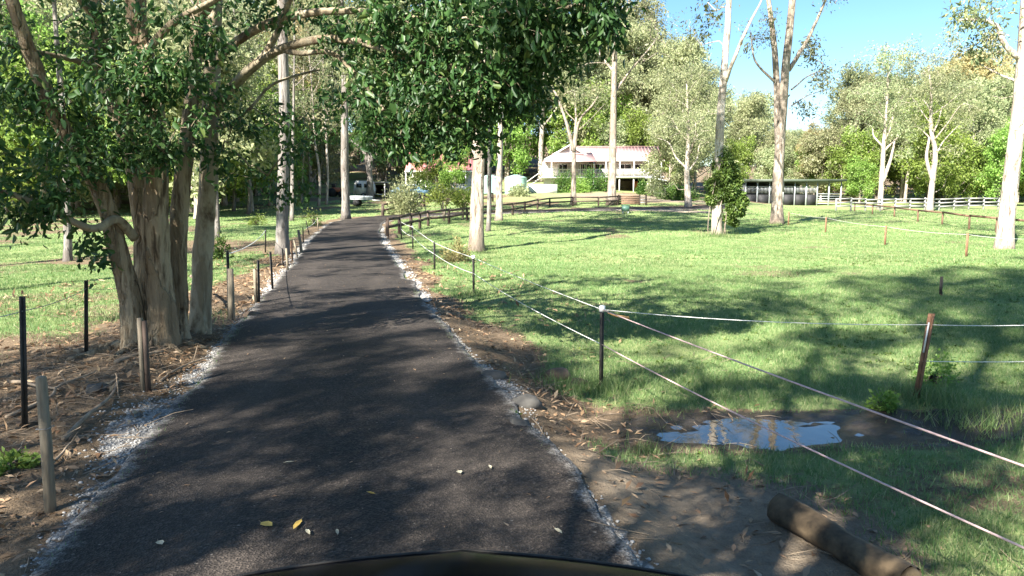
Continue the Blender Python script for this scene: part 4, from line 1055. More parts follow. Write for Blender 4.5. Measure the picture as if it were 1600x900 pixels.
roof(hs, hx(900), xr_ + .3, -.9, 7.9, ev_z, rg_z, 'pink_roof')
# front gable wing
gx0, gx1, gxm = hx(850), hx(926), hx(889); gz = hzz(227, hY - 2); gy0 = -1.5
mb = MB()
for (xa, xb) in ((gx0, gxm), (gx1, gxm)):
    V = [(xa, gy0, ev_z - .05), (xa, 5, ev_z - .05), (xb, 5, gz), (xb, gy0, gz)]; V += [(a, b_, c + .12) for a, b_, c in V]
    mb.add(V, [(0, 1, 2, 3), (7, 6, 5, 4), (0, 4, 5, 1), (1, 5, 6, 2), (2, 6, 7, 3), (3, 7, 4, 0)])
wr = mb.obj('wing_roof', 'pink_roof', hs)
V = [(gx0 + .3, gy0 + .5, ev_z - .02), (gx1 - .3, gy0 + .5, ev_z - .02), (gxm, gy0 + .5, gz - .1)]; V += [(a, b_ + .15, c) for a, b_, c in V]
MB().add(V, [(0, 1, 2), (5, 4, 3)], [(0, 3, 4, 1), (1, 4, 5, 2), (2, 5, 3, 0)]).obj('gable_wall', 'white_paint', hs)
mb = MB(); mb.beam((gx0 - .05, gy0 - .04, ev_z), (gxm, gy0 - .04, gz + .08), .06, .22); mb.beam((gx1 + .05, gy0 - .04, ev_z), (gxm, gy0 - .04, gz + .08), .06, .22); mb.beam(((gx0 + gxm) / 2, gy0 - .02, (ev_z + gz) / 2 - .1), ((gx1 + gxm) / 2, gy0 - .02, (ev_z + gz) / 2 - .1), .05, .12); mb.beam((gxm, gy0 - .02, (ev_z + gz) / 2 - .1), (gxm, gy0 - .02, gz), .05, .1)
mb.obj('gable_trim', 'white_paint', hs)
# lean-to verandah roof below the gable
V = [(gx0 - .3, gy0 - 1.6, ev_z - .25), (gx1 + .2, gy0 - 1.6, ev_z - .25), (gx1 - .3, gy0 + .4, ev_z + 1.0), (gx0 + 1.3, gy0 + .4, ev_z + 1.0)]; V += [(a, b_, c - .1) for a, b_, c in V]
MB().add(V, [(0, 1, 2, 3), (7, 6, 5, 4), (0, 4, 5, 1), (1, 5, 6, 2), (2, 6, 7, 3), (3, 7, 4, 0)]).obj('porch_roof', 'pink_roof', hs)
def window(parent, cx, cz, w_, h_, y, panes=2):
    f_ = MB(); t_ = .08
    f_.box((cx, y, cz + h_ / 2), (w_ + 2 * t_, .1, t_)); f_.box((cx, y, cz - h_ / 2), (w_ + 2 * t_, .1, t_)); f_.box((cx - w_ / 2 - t_ / 2 + .001, y, cz), (t_, .098, h_ - t_)); f_.box((cx + w_ / 2 + t_ / 2 - .001, y, cz), (t_, .098, h_ - t_))
    for k in range(1, panes): f_.box((cx - w_ / 2 + w_ * k / panes, y, cz), (.06, .096, h_ - t_))
    wn = f_.obj('window', 'white_paint', parent)
    for k in range(panes):
        MB().box((cx - w_ / 2 + w_ * (k + .5) / panes, y + .02, cz), (w_ / panes - .06, .02, h_ - t_)).obj('pane', 'window_glass', wn)
wy = 1.43
zc = (fl_z + ev_z) / 2 + .05
for px_, ww_, pn in ((880, 1.3, 2), (911, 1.0, 2), (920, .8, 1), (938, 1.2, 2), (978, 1.7, 2), (1000, 1.0, 1)):
    window(hs, hx(px_), zc, ww_, 1.25, wy, pn)
dr_ = MB().box((hx(927), wy, fl_z + 1.02), (.85, .08, 2.0)).obj('door', 'brown_timber', hs); MB().tube([(hx(927) + .3, wy - .08, fl_z + 1.0), (hx(927) + .34, wy - .08, fl_z + 1.0)], .03, 6).obj('handle', 'galvanised', dr_)
for px_ in (850, 861, 872, 905, 926, 945, 966, 988, 1010, 1030):
    MB().box((hx(px_), -1.05, (fl_z + ev_z) / 2 - .1), (.13, .13, ev_z - fl_z - .08)).obj('verandah_post', 'white_paint', hs)
    if px_ > 900: MB().box((hx(px_), -.9, fl_z / 2 - .3), (.12, .12, fl_z + .42)).obj('stump', 'white_paint', hs)
for pa, pbb in ((850, 905), (905, 966), (966, 1030)):
    o = MB().box(((hx(pa) + hx(pbb)) / 2, -1.14, fl_z + .92), (hx(pbb) - hx(pa), .07, .07)).obj('handrail', 'white_paint', hs)
    mb = MB()
    for x in np.arange(hx(pa) + .1, hx(pbb), .16): mb.box((x, -1.145, fl_z + .47), (.05, .03, .84))
    bl_ = mb.obj('balusters', 'white_paint', o); bl_['kind'] = 'stuff'
# stair at the left end
mb = MB()
for k in range(9): mb.box((xl - .35 - .28 * k, -.3, fl_z - .2 - .2 * k), (.3, 1.1, .06))
stn = mb.obj('stair', 'white_paint', hs)
for yy in (-.85, .25): MB().beam((xl - .1, yy, fl_z + .75), (xl - 2.7, yy, fl_z - 1.1), .06, .08).obj('stair_rail', 'white_paint', stn)
# garage opening under the verandah, carport to the right
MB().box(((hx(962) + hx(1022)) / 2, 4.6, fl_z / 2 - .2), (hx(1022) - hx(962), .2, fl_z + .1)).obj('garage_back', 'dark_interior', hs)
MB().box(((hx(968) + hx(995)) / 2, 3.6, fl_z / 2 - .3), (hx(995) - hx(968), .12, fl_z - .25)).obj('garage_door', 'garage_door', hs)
MB().box((hx(998), 2.6, fl_z / 2 - .2), (.5, .9, 1.1)).obj('red_cupboard', 'orange_machine', hs)
cp = thing('carport', (P(1043, 300, 98)[0], 98, tz(P(1043, 300, 98)[0], 98)), 'grey carport with sloping pale roof at the end of the house', 'carport'); OC = np.array(cp.location)
cz0 = P(800, 277, 98)[2] - OC[2]; cz1 = P(800, 286, 98)[2] - OC[2]
V = [(-2.8, -1.5, cz0), (1.5, -1.5, cz1), (1.5, 4, cz1), (-2.8, 4, cz0)]; V += [(a, b_, c - .14) for a, b_, c in V]
MB().add(V, [(0, 1, 2, 3), (7, 6, 5, 4), (0, 4, 5, 1), (1, 5, 6, 2), (2, 6, 7, 3), (3, 7, 4, 0)]).obj('roof', 'galvanised', cp)
for x in (-2.5, -1.3, -.1, 1.0): MB().box((x, -1.3, (cz0 + (cz1 - cz0) * (x + 2.8) / 4.3) / 2 - .25), (.11, .11, cz0 + (cz1 - cz0) * (x + 2.8) / 4.3 + .3)).obj('post', 'white_paint', cp)
MB().box((-.8, 3.6, cz1 / 2 - .2), (4.0, .12, cz1 + .3)).obj('back_wall', 'shed_wall', cp); MB().box((1.3, .2, cz1 / 2 - .2), (.1, 2.6, cz1 + .2)).obj('side_wall', 'galvanised', cp)
gt = thing('timber_gate', G(983, 320), 'brown timber gate panel in the rail fence before the garage', 'gate')
for k in range(5): MB().box((0, 0, .12 + k * .17), (1.9, .05, .14)).obj('board', 'brown_timber', gt)
for x in (-1.0, 1.0, 1.62): MB().box((x, .05, .4), (.14, .14, 1.1)).obj('post', 'dark_timber', gt)
for k in range(3): MB().box((1.32, .02, .2 + k * .26), (.6, .04, .1)).obj('rail', 'weathered_white_timber', gt)
gb = thing('green_box', G(977, 334), 'small dark green box on a stand at the paddock edge', 'box')
MB().box((0, 0, .38), (.55, .4, .4), taper=.94).obj('body', 'green_plastic', gb); MB().box((0, 0, .6), (.6, .45, .05)).obj('lid', 'green_plastic', gb)
for x in (-.2, .2): MB().box((x, 0, .08), (.06, .3, .26)).obj('foot', 'galvanised', gb)

# second house behind the overhanging leaves
h2 = thing('small_house', (P(690, 300, 92)[0], 92, tz(P(690, 300, 92)[0], 92)), 'white cottage with red roof partly hidden by hanging leaves', 'house'); O6 = np.array(h2.location)
ax = P(636, 300, 92)[0] - O6[0]; bx_ = P(750, 300, 92)[0] - O6[0]; e2 = P(800, 268, 92)[2] - O6[2]; r2 = P(800, 240, 95)[2] - O6[2]
roof(h2, ax, bx_, -1.6, 6.4, e2, r2, 'red_roof')
MB().box(((ax + bx_) / 2, 3.2, e2 / 2 - .3), (bx_ - ax - 1.2, 5.4, e2 + .5)).obj('wall', 'white_paint', h2)
for px_ in (648, 668, 700, 722): window(h2, P(px_, 300, 92)[0] - O6[0], e2 * .52, 1.2, 1.1, .46, 2)
for px_ in (637, 660, 683, 706, 729, 749): MB().box((P(px_, 300, 92)[0] - O6[0], -1.4, e2 / 2 - .2), (.13, .13, e2 + .2)).obj('verandah_post', 'white_paint', h2)
MB().box(((ax + bx_) / 2, -1.5, .95), (bx_ - ax, .06, .1)).obj('handrail', 'white_paint', h2)
MB().box(((ax + bx_) / 2, -1.46, .45), (bx_ - ax, .04, .75)).obj('skirt_panel', 'white_paint', h2)

# tanks, low wall
for (px_, lab) in ((766, 'pale teal water tank half hidden by the cream gum trunk'), (806, 'pale teal water tank beside the white low wall')):
    q = P(px_, 301, 89); zb = tz(q[0], q[1]); tk = thing('water_tank', (q[0], q[1], zb), lab, 'water tank', 'teal water tanks by the house')
    zt = P(px_, 273, 89)[2] - zb; ring = []; rad = []
    for k in range(15):
        ring += [(0, 0, -.3 + (zt - .1) * k / 14.), (0, 0, -.3 + (zt - .1) * (k + .5) / 14.)]; rad += [1.3, 1.34]
    MB().tube(ring, rad, 24).obj('shell', 'teal_tank', tk)
    MB().tube([(0, 0, zt - .42), (0, 0, zt - .28), (0, 0, zt)], [1.36, 1.2, .25], 24).obj('lid', 'teal_tank', tk)
    MB().tube([(.5, -.3, zt - .2), (.5, -.3, zt + .05)], .22, 10).obj('hatch', 'dark_steel', tk)
q = P(848, 302, 91); lw = thing('low_wall', (q[0], q[1], tz(q[0], q[1])), 'long white low wall beside the teal tank', 'wall')
MB().box((0, 0, .4), (3.5, .25, 1.2)).obj('panel', 'white_paint', lw); MB().box((0, 0, 1.03), (3.6, .34, .07)).obj('coping', 'white_paint', lw)

# stable shed on the right
sY = 94.; sq = P(1236, 318, sY); sz_ = tz(sq[0], sY)
sh = thing('stable_shed', (sq[0], sY, sz_), 'long open fronted stable shed with dark olive roof', 'shed')
def sx(px): return P(px, 318, sY)[0] - sq[0]
def szz(py): return P(800, py, sY)[2] - sz_
s0, s1 = sx(1160), sx(1311); zt = szz(281); zm = szz(302)
V = [(s0 - .3, -1.2, zt), (s1 + .3, -1.2, zt), (s1 - .4, 5.2, zt - .45), (s0, 5.2, zt - .45)]; V += [(a, b_, c - .13) for a, b_, c in V]
rf = MB().add(V, [(0, 1, 2, 3), (7, 6, 5, 4), (0, 4, 5, 1), (1, 5, 6, 2), (2, 6, 7, 3), (3, 7, 4, 0)]).obj('roof', 'olive_steel', sh)
MB().box(((s0 + s1) / 2, -1.25, zt - .1), (s1 - s0 + .6, .08, .3)).obj('fascia', 'olive_steel', rf)
MB().box(((s0 + sx(1270)) / 2, 4.6, zt / 2 - .4), (sx(1270) - s0, .12, zt - .2)).obj('back_wall', 'shed_wall', sh)
MB().box((s0 + .08, 2, zt / 2 - .3), (.1, 5, zt - .2)).obj('side_wall', 'shed_wall', sh)
for k, px_ in enumerate((1162, 1180, 1199, 1220, 1238, 1256, 1273, 1291, 1310)):
    MB().box((sx(px_), -.6, zt / 2 - .3), (.16 if k % 2 else .12, .14, zt + .35)).obj('post', 'galvanised', sh)
pxs_ = (1162, 1180, 1199, 1220, 1238, 1256, 1273)
for a_, b_ in zip(pxs_[:-1], pxs_[1:]):
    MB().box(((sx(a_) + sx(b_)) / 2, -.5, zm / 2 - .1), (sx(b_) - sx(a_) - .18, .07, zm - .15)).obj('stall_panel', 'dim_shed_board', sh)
    mb = MB()
    for x in np.arange(sx(a_) + .2, sx(b_) - .1, .17): mb.box((x, -.52, (zm + zt) / 2 - .45), (.035, .035, zt - zm - .9))
    mb.box(((sx(a_) + sx(b_)) / 2, -.52, zt - .85), (sx(b_) - sx(a_) - .17, .06, .06)); g_ = mb.obj('stall_grille', 'galvanised', sh)
for k in range(5): MB().box(((sx(1273) + sx(1310)) / 2, -.6, .2 + k * .3), (sx(1310) - sx(1273) - .17, .05, .06)).obj('rail', 'galvanised', sh)

# open shelter with a white caravan, flat trailer, blue car, orange machine
q = P(581, 306, 82); zb = tz(q[0], q[1]); os_ = thing('open_shelter', (q[0], q[1], zb), 'open dark shelter with white frame and flat roof', 'shelter'); zt = P(581, 285, 82)[2] - zb
xa, xb = P(557, 300, 82)[0] - q[0], P(604, 300, 82)[0] - q[0]
MB().box(((xa + xb) / 2, 1.5, zt), (xb - xa + .3, 4.4, .12)).obj('roof', 'weathered_white_timber', os_)
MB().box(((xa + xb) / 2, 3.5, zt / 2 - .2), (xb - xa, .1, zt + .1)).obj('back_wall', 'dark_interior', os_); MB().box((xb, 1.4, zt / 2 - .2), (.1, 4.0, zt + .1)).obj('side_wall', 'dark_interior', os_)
for x in (xa, xb - .1): MB().box((x, -.5, zt / 2 - .2), (.14, .12, zt + .25)).obj('post', 'white_paint', os_)
cvn = thing('caravan', (P(570, 306, 80)[0], 80, tz(P(570, 306, 80)[0], 80)), 'rounded white caravan parked in the open shelter', 'caravan')
prof = [(-1.0, .45), (-1.02, 1.0), (-.95, 1.5), (-.75, 1.85), (.8, 1.88), (1.0, 1.5), (1.08, .9), (1.0, .45)]
V = [(x, -.8, z) for x, z in prof] + [(x, .8, z) for x, z in prof]; n = len(prof)
MB().add(V, [(k, k + 1, n + k + 1, n + k) for k in range(n - 1)] + [(n - 1, 0, n, 2 * n - 1)], [(0, k + 1, k) for k in range(1, n - 1)] + [(n, n + k, n + k + 1) for k in range(1, n - 1)]).obj('body', 'caravan_white', cvn)
for x in (-.45, .4): MB().box((x, -.82, 1.35), (.55, .04, .4)).obj('window', 'window_glass', cvn)
for y_ in (-.75, .75):
    wh = MB().tube([(0, y_ - .09, .28), (0, y_ + .09, .28)], .3, 16).obj('wheel', 'rubber', cvn); MB().tube([(0, y_ - .1, .28), (0, y_ + .1, .28)], .15, 12).obj('rim', 'galvanised', wh)
MB().beam((1.0, 0, .45), (1.9, 0, .42), .1, .1).obj('drawbar', 'galvanised', cvn)
q = G(562, 322); trl = thing('flat_trailer', q, 'low pale flat trailer parked on the grass before the shelter', 'trailer')
MB().box((0, 0, .62), (2.2, 1.4, .1)).obj('deck', 'galvanised', trl)
for y_ in (-.68, .68): MB().box((0, y_, .8), (2.2, .05, .26)).obj('side_board', 'galvanised', trl)
for y_ in (-.62, .62): MB().tube([(-.2, y_ - .08, .3), (-.2, y_ + .08, .3)], .3, 14).obj('wheel', 'rubber', trl)
MB().beam((1.1, 0, .55), (1.9, 0, .5), .09, .09).obj('drawbar', 'galvanised', trl)
q = P(527, 306, 84); mc = thing('rusty_machine', (q[0], q[1], tz(q[0], q[1])), 'small orange farm machine standing near the wood', 'machine')
MB().box((0, 0, .75), (1.2, .8, .5), taper=.85).obj('body', 'orange_machine', mc); MB().box((-.35, 0, 1.2), (.4, .6, .45), taper=.9).obj('seat', 'dark_steel', mc)
for x, rad in ((-.5, .5), (.5, .32)):
    for y_ in (-.5, .5): MB().tube([(x, y_ - .1, rad - .05), (x, y_ + .1, rad - .05)], rad, 14).obj('wheel', 'rubber', mc)
q = P(640, 307, 80); cr = thing('parked_car', (q[0], q[1], tz(q[0], q[1])), 'pale blue car half hidden behind the grey green bush', 'car')
prof = [(-2.0, .35), (-2.05, .8), (-1.5, .95), (-.9, 1.45), (.7, 1.47), (1.4, .98), (2.0, .85), (2.05, .4)]; n = len(prof)
V = [(x, -.82 if z < 1.2 else -.66, z) for x, z in prof] + [(x, .82 if z < 1.2 else .66, z) for x, z in prof]
MB().add(V, [(k, k + 1, n + k + 1, n + k) for k in range(n - 1)] + [(n - 1, 0, n, 2 * n - 1)], [(0, k + 1, k) for k in range(1, n - 1)] + [(n, n + k, n + k + 1) for k in range(1, n - 1)]).obj('body', 'blue_car_paint', cr)
for x in (-.55, .45): MB().box((x, -.765, 1.18), (.8, .06, .34)).obj('window', 'window_glass', cr)
for x in (-1.3, 1.3):
    for y_ in (-.75, .75): MB().tube([(x, y_ - .1, .3), (x, y_ + .1, .3)], .31, 14).obj('wheel', 'rubber', cr)

# ------------------------------------------------------------------ shrubs near the house and fences
def shrub(name, loc, w_, h_, label, leafm, seed, n=1500, ll=.16, lw=.08, stemn=5, group=None, trunk=0., cat='shrub', yw=None):
    rr = np.random.default_rng(seed); o = thing(name, loc, label, cat, group)
    k = max(6, n // 60); cc = unit(rr.normal(size=(k, 3))) * rr.uniform(.3, .85, (k, 1)); cc[:, 2] = np.abs(cc[:, 2]) if not trunk else cc[:, 2] * .5 + .55
    K = rr.integers(0, k, n); u = cc[K] + rr.normal(size=(n, 3)) * .2
    C = np.stack([u[:, 0] * w_ / 2, u[:, 1] * (yw or w_) / 2, trunk + np.clip(u[:, 2], .03 if not trunk else -.3, 1.3) * (h_ - trunk) * .85], -1)
    V, F = leaf_arrays(C, u + rr.normal(size=(n, 3)) * .6, ll * rr.uniform(.6, 1.3, n), lw * rr.uniform(.6, 1.3, n), rr, False)
    mk('foliage', V, F, leafm, o)
    mb = MB()
    for q in range(stemn):
        e = cc[q % k]; mb.tube([(0, 0, -.1), (e[0] * w_ * .12, e[1] * w_ * .12, trunk + .25 * (h_ - trunk)), (e[0] * w_ * .35, e[1] * w_ * .35, trunk + e[2] * (h_ - trunk) * .6)], [.03 + .012 * h_, .02 + .01 * h_, .012], 5, False)
    mb.obj('stem', 'gum_bark', o, True)
    return o
def gl(px, py, Y=None):
    if Y is None: return G(px, py)
    q = P(px, py, Y); q[2] = tz(q[0], q[1]); return q
shrub('shrub', gl(712, 410), .9, .75, 'dry straw coloured bush beside the tape fence', 'dry_bush_leaf', 1, 1300, .13, .03, 12)
shrub('shrub', gl(634, 336), 3.0, 3.3, 'grey green bush where the rail fences meet', 'far_gum_leaf', 2, 4200, .2, .08, 8)
shrub('sapling', gl(694, 345), 2.6, 2.3, 'fresh green sapling in front of the cottage', 'green_leaf', 3, 900, .19, .09, 6, trunk=.8, cat='sapling')
shrub('sapling', gl(723, 343), 2.2, 2.0, 'fresh green sapling beside the stout gum', 'green_leaf', 4, 750, .19, .09, 6, trunk=.7, cat='sapling')
shrub('shrub', gl(660, 312, 84), 3.4, 2.2, 'yellow green shrub against the cottage skirt', 'green_leaf', 5, 2200, .22, .11)
for k, (px_, Y_, w_, h_, lab, lm_) in enumerate(((880, 93, 3.0, 3.0, 'leafy green shrub under the house gable', 'shrub_leaf'), (905, 92, 2.8, 2.4, 'bright shrub between the gable and the fence', 'green_leaf'), (918, 94, 2.6, 3.4, 'dark shrub reaching the verandah rail', 'shrub_leaf'), (940, 95, 2.8, 3.2, 'tall dark shrub left of the garage opening', 'shrub_leaf'),
        (1004, 92, 1.7, 2.0, 'rounded shrub standing at the garage post', 'shrub_leaf'), (1022, 90, 2.0, 2.6, 'pale shrub before the carport posts', 'far_gum_leaf'), (810, 84, 2.4, 1.5, 'low shrub in front of the teal tank', 'far_gum_leaf'))):
    shrub('shrub', gl(px_, 310, Y_), w_, h_, lab, lm_, 10 + k, 2300, .22, .11)
hd = shrub('hedge', gl(1056, 312, 84), 5.2, 1.9, 'clipped dark green hedge beside the carport', 'ivy_leaf', 30, 6500, .17, .1, 10, cat='hedge', yw=1.4)
for k, (px_, py_, w_, h_, lab) in enumerate(((1460, 560, .5, .42, 'yellow green weed at the foot of the rusty leaning picket'), (1378, 600, .3, .28, 'small leafy weed near the puddle'), (490, 352, 1.8, 1.3, 'bright weedy bush at the drive bend'), (345, 405, .7, .8, 'leafy weed at the foot of the flared gum'), (20, 690, .3, .14, 'low green weed on the bare soil'), (400, 352, 1.3, .9, 'low bush on the sunlit grass by the young gums'))):
    shrub('weed', gl(px_, py_ if py_ < 520 else py_ + 40), w_, h_, lab, 'green_leaf' if k != 3 else 'shrub_leaf', 40 + k, 420, .05 if k in (0, 1, 4) else .11, .03 if k in (0, 1, 4) else .06, 8, cat='weed')

# ------------------------------------------------------------------ ground details
def rock(loc, s, m, label, seed):
    rr = np.random.default_rng(seed); bmv = ico_v.copy(); f = ico_f
    V = [tuple(v) for v in bmv]; cache = {}; F2 = []
    def mid(a, b_):
        k = (min(a, b_), max(a, b_))
        if k not in cache:
            cache[k] = len(V); V.append(tuple(unit((np.array(V[a]) + np.array(V[b_])) / 2)))
        return cache[k]
    for a, b_, c in f:
        x, y, z = mid(a, b_), mid(b_, c), mid(c, a); F2 += [(a, x, z), (x, b_, y), (z, y, c), (x, y, z)]
    V = np.array(V); V *= (1 + rr.normal(size=(len(V), 1)) * .13); V = np.sign(V) * np.abs(V) ** .8
    o = thing('rock', loc, label, 'rock', 'rocks along the edge of the drive')
    mk('stone', V * np.asarray(s) * [.95, .95, 1.1] + np.array([0, 0, s[2] * .12]), [np.array(F2)], m, o)
for k, (px_, py_, s, m_, lab) in enumerate(((872, 590, (.17, .12, .10), 'rock', 'brown rock half sunk in the grass'), (905, 600, (.12, .1, .05), 'rock', 'flat brown rock next to the sunken one in the grass'), (822, 635, (.15, .12, .08), 'grey_rock', 'grey rock on the litter above the gravel'), (812, 672, (.10, .09, .08), 'grey_rock', 'dark rock lodged at the gravel edge'),
        (770, 590, (.16, .12, .06), 'grey_rock', 'flat grey rock in the leaf litter right of the drive'), (790, 640, (.12, .09, .05), 'grey_rock', 'low grey slab beside the gravel edge'), (393, 497, (.16, .14, .09), 'rock', 'pale rock at the foot of the old fence'), (614, 372, (.25, .2, .14), 'rock', 'rock at the foot of the first rail post'), (150, 612, (.1, .08, .06), 'grey_rock', 'small grey rock near the tree roots'))):
    rock(G(px_, py_), s, m_, lab, 200 + k)
# log lying at the paddock edge
a = G(1215, 815); b_ = G(1420, 935); a[2] = tz(a[0], a[1]) + .085; b_[2] = tz(b_[0], b_[1]) + .07
lg = thing('fallen_log', (a + b_) / 2, 'smooth mossy fence log lying beside the bare soil', 'log'); OL = np.array(lg.location)
t_ = np.linspace(0, 1, 40)[:, None]; p = (a - OL) * (1 - t_) + (b_ - OL) * t_; p[:, 2] += .008 * np.sin(t_[:, 0] * 7)
MB().tube(p, .096 + .004 * np.sin(t_[:, 0] * 9), 20, False, lambda s_, th: 1 + .04 * np.sin(3 * th + 4 * s_) + .03 * np.sin(7 * th) + .12 * (vnoise(np.sin(th) * 3 + 5, s_ * 14 + np.cos(th) * 3, 2) - .5)).obj('shaft', 'log_wood', lg, True)
ud = unit(b_ - a)
for e, sg in ((a - OL, -1), (b_ - OL, 1)):
    MB().tube([e - ud * sg * .01, e + ud * sg * .02, e + ud * sg * .03], [.094, .078, .045], 18).obj('end_grain', 'log_end', lg, True)
# fallen sticks
SK = [((300, 462), (318, 512), .03, 'pale broken stick leaning at the foot of the smooth stem', .35), ((100, 690), (185, 600), .02, 'curved grey branch lying on the litter near the picket', .03), ((10, 655), (150, 585), .018, 'long dead branch across the bare soil', .04), ((830, 655), (860, 700), .008, 'thin pale stick on the leaf litter by the rocks', .02), ((180, 570), (255, 555), .025, 'short crooked branch among the tree roots', .05), ((20, 600), (95, 612), .02, 'weathered branch between the two steel pickets', .03), ((250, 600), (330, 560), .014, 'dry stick on the gravel shoulder under the tree', .04), ((70, 740), (140, 680), .012, 'bent dry stick beside the leaning stake', .03)]
for k, (p0, p1, rad, lab, lift) in enumerate(SK):
    a = G(*p0); b_ = G(*p1); a[2] += rad + (lift if k == 0 else 0); b_[2] += rad
    o = thing('fallen_branch', (a + b_) / 2, lab, 'branch', 'fallen branches'); c = np.array(o.location)
    m1 = (a * 2 + b_) / 3 - c + rng.normal(size=3) * [.05, .05, 0] + [0, 0, lift * .5]; m2 = (a + b_ * 2) / 3 - c + rng.normal(size=3) * [.05, .05, 0] + [0, 0, lift * .4]
    MB().tube(catmull([a - c, m1, m2, b_ - c], 5), np.linspace(rad, rad * .5, 16), 7).obj('shaft', 'dry_twig', o, True)
    MB().tube([m2, m2 + rng.normal(size=3) * .06 + [0, 0, .04], m2 + rng.normal(size=3) * .1 + [0, .05, .05]], [rad * .5, rad * .35, rad * .2], 5).obj('side_shoot', 'dry_twig', o, True)
# single leaves on the asphalt
LV_ = [(418, 857, .1, 'yellow_leaf', 'broad yellow leaf lying on the asphalt'), (466, 853, .14, 'yellow_leaf', 'long curled yellow leaf on the asphalt beside the broad one'), (482, 866, .09, 'pale_leaf', 'grey green leaf near the bonnet edge on the asphalt'), (718, 767, .07, 'pale_leaf', 'pale oval leaf flat on the dark asphalt'), (452, 751, .08, 'pale_leaf', 'small pale leaf on the shaded asphalt'), (580, 802, .07, 'yellow_leaf', 'small curled yellow leaf in a patch of sun'), (872, 858, .09, 'pale_leaf', 'tan leaf near the right edge of the asphalt'), (766, 757, .08, 'pale_leaf', 'thin pale leaf close to the oval one'), (252, 880, .07, 'pale_leaf', 'round pale leaf near the left road edge'), (528, 866, .07, 'pale_leaf', 'narrow grey leaf just ahead of the bonnet')]
for k, (px_, py_, l_, m_, lab) in enumerate(LV_):
    q = G(px_, py_); q[2] = float(road_z(q[0], q[1])[0]) + .008
    o = thing('fallen_leaf', q, lab, 'leaf', 'leaves on the asphalt', rz=random.uniform(0, 6.28))
    w_ = l_ * (.55 if k in (0, 3, 8) else .25)
    V = [(-l_ / 2, 0, .006), (-l_ * .2, w_ / 2, .012), (l_ * .2, w_ * .45, .014), (l_ / 2, 0, .01), (l_ * .2, -w_ * .45, .012), (-l_ * .2, -w_ / 2, .01), (0, 0, .002)]
    MB().add(V, [(6, 0, 5), (6, 1, 0), (6, 2, 1), (6, 3, 2), (6, 4, 3), (6, 5, 4)]).obj('blade', m_, o, True)
    MB().tube([(-l_ / 2, 0, .006), (-l_ * .72, l_ * .04, .01)], .0015, 4).obj('stalk', 'dry_twig', o)
x = rng.uniform(-9, 2, 2600); y = rng.uniform(3.8, 24, 2600); sd, _ = road_sd(x, y); f = (np.abs(sd) < HALF - .02) & (rng.uniform(size=len(x)) < .12 + .5 * np.abs(sd / HALF) ** 3); x, y = x[f], y[f]; z = road_z(x, y) - .004
C, D = lay(x, y, z, 0, 0, .1); n = len(C); Dn = unit(D); S = unit(np.cross(Dn, np.array([0, 0, 1.]) + rng.normal(size=(n, 3)) * .2)); U = np.cross(S, Dn); ln = rng.uniform(.02, .065, (n, 1)); wd = ln * rng.uniform(.2, .4, (n, 1))
V = np.stack([C, C + Dn * ln * .4 + S * wd * .5 + [0, 0, .004], C + Dn * ln, C + Dn * ln * .5 - S * wd * .5 + [0, 0, .004]], 1).reshape(-1, 3)
o = mk('drive_litter', V, [np.arange(len(V)).reshape(-1, 4)], 'fallen_brown_leaf'); tag(o, 'small dry leaves scattered on the asphalt', 'leaf litter', kind='stuff')
xw, yw, zw, g, sd = scatter(9000, -14, 16, 6, 26, lambda x, y, sd, g, gv, mu, pa: (g > .5) & (rng.uniform(size=len(x)) < np.clip(2.4 * (fbm(x * .5, y * .5, 71) - .42), .03, 1)))
n = len(xw); K = np.repeat(np.arange(n), 7); C = np.stack([xw[K], yw[K], zw[K] + .01], -1) + rng.normal(size=(len(K), 3)) * [.025, .025, .0]
D = rng.normal(size=(len(K), 3)); D[:, 2] = rng.uniform(.15, 1.1, len(K))
V, F = leaf_arrays(C, D, rng.uniform(.03, .075, len(K)), rng.uniform(.012, .03, len(K)), rng)
o = mk('lawn_weeds', V, F, 'shrub_leaf'); tag(o, 'small broad leaved weeds scattered through the paddock grass', 'weeds', kind='stuff')
# tall tufts
TF = [tuft(*G(938, 613)[:2], 420, .16, .17), tuft(*G(1440, 628)[:2], 500, .17, .2), tuft(*G(1530, 660)[:2], 500, .15, .3), tuft(*G(1005, 640)[:2], 250, .12, .25), tuft(*G(880, 610)[:2], 260, .13, .2), tuft(*G(740, 462)[:2], 200, .15, .2), tuft(*G(745, 394)[:2], 260, .2, .5), tuft(*G(1122, 370)[:2], 260, .22, .5), tuft(*G(1215, 352)[:2], 260, .22, .7), tuft(*G(180, 500)[:2], 260, .2, .25), tuft(*G(40, 480)[:2], 400, .18, .6), tuft(*G(300, 500)[:2], 200, .16, .4), tuft(*G(1010, 708)[:2], 90, .1, .08)]
V = np.vstack(TF); o = mk('grass_tufts', V, [np.arange(len(V)).reshape(-1, 3)], 'grass_blade'); tag(o, 'taller grass tufts at posts and tree feet', 'grass', kind='stuff')

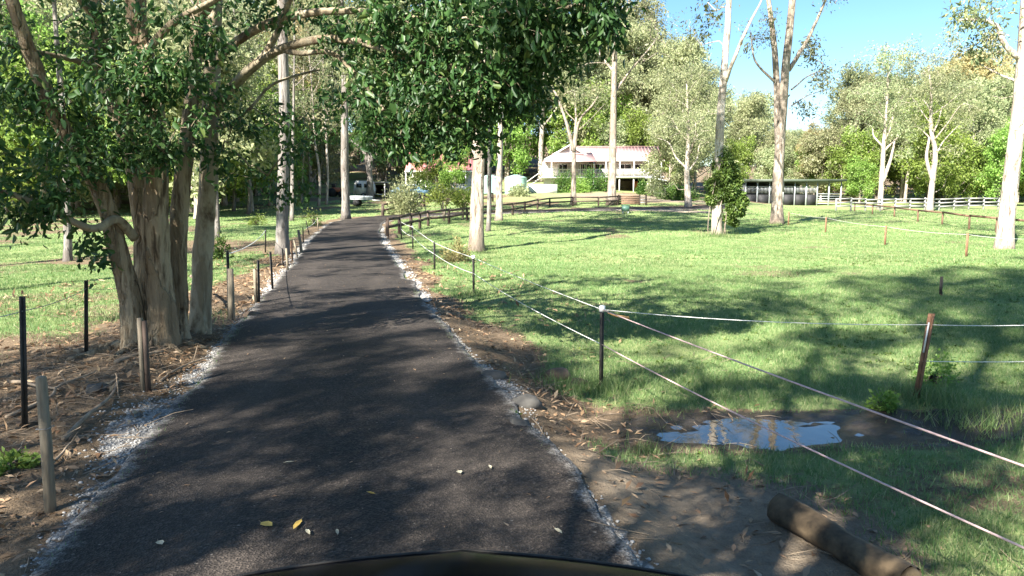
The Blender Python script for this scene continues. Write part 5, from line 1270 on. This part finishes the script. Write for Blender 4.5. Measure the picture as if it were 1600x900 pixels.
# ------------------------------------------------------------------ the vehicle the view is taken from
vh = thing('vehicle', (-.14, 0, 0), 'black vehicle whose bonnet edge shows at the foot of the view', 'vehicle')
xs_ = np.linspace(-.82, .82, 33); ys_ = np.array([.55, .8, 1.1, 1.4, 1.7, 1.88, 1.96, 2.0, 2.0, 1.99])
zt_ = np.array([1.06, 1.05, 1.035, 1.02, 1.0, .985, .975, .962, .93, .86])
XX, YY = np.meshgrid(xs_, ys_)
crown_ = -.085 * np.abs(XX) ** 1.25 - .25 * np.maximum(np.abs(XX) - .62, 0) ** 1.3 + .006 * np.exp(-(XX / .05) ** 2)
ZZ = zt_[:, None] + crown_ - .05
YY2 = YY - .10 * (np.abs(XX) / .82) ** 2.2
ii = np.arange(len(ys_) - 1)[:, None] * 33 + np.arange(32)[None]
mk('bonnet', np.stack([XX, YY2, ZZ], -1).reshape(-1, 3), [np.stack([ii, ii + 1, ii + 34, ii + 33], -1).reshape(-1, 4)], 'black_paint', vh, True)
MB().tube([(x, 2.003 - .10 * (abs(x) / .82) ** 2.2, .962 - .05 - .085 * abs(x) ** 1.25 - .25 * max(abs(x) - .62, 0) ** 1.3 + .001) for x in np.linspace(-.8, .8, 41)], .0045, 6).obj('edge_trim', 'dark_steel', vh, True)
MB().box((0, 1.88, .66), (1.2, .06, .3)).obj('grille', 'black_plastic', vh); MB().box((0, 1.96, .42), (1.66, .2, .2), taper=.96).obj('bumper', 'black_plastic', vh)
for sgn in (-1, 1):
    MB().box((sgn * .68, 1.83, .68), (.26, .1, .2), taper=.9).obj('headlight', 'lamp_glass', vh)
    MB().box((sgn * .79, 1.1, .68), (.1, 1.5, .5), taper=.95).obj('fender', 'black_paint', vh)
    wh = MB().tube([(sgn * .62, 1.15, .35), (sgn * .66, 1.15, .35), (sgn * .80, 1.15, .35), (sgn * .84, 1.15, .35)], [.30, .36, .36, .30], 24).obj('wheel', 'rubber', vh)
    MB().tube([(sgn * .83, 1.15, .35), (sgn * .855, 1.15, .35)], [.2, .16], 16).obj('rim', 'galvanised', wh)
MB().box((0, .48, .95), (1.5, .12, .2)).obj('cowl', 'black_plastic', vh)
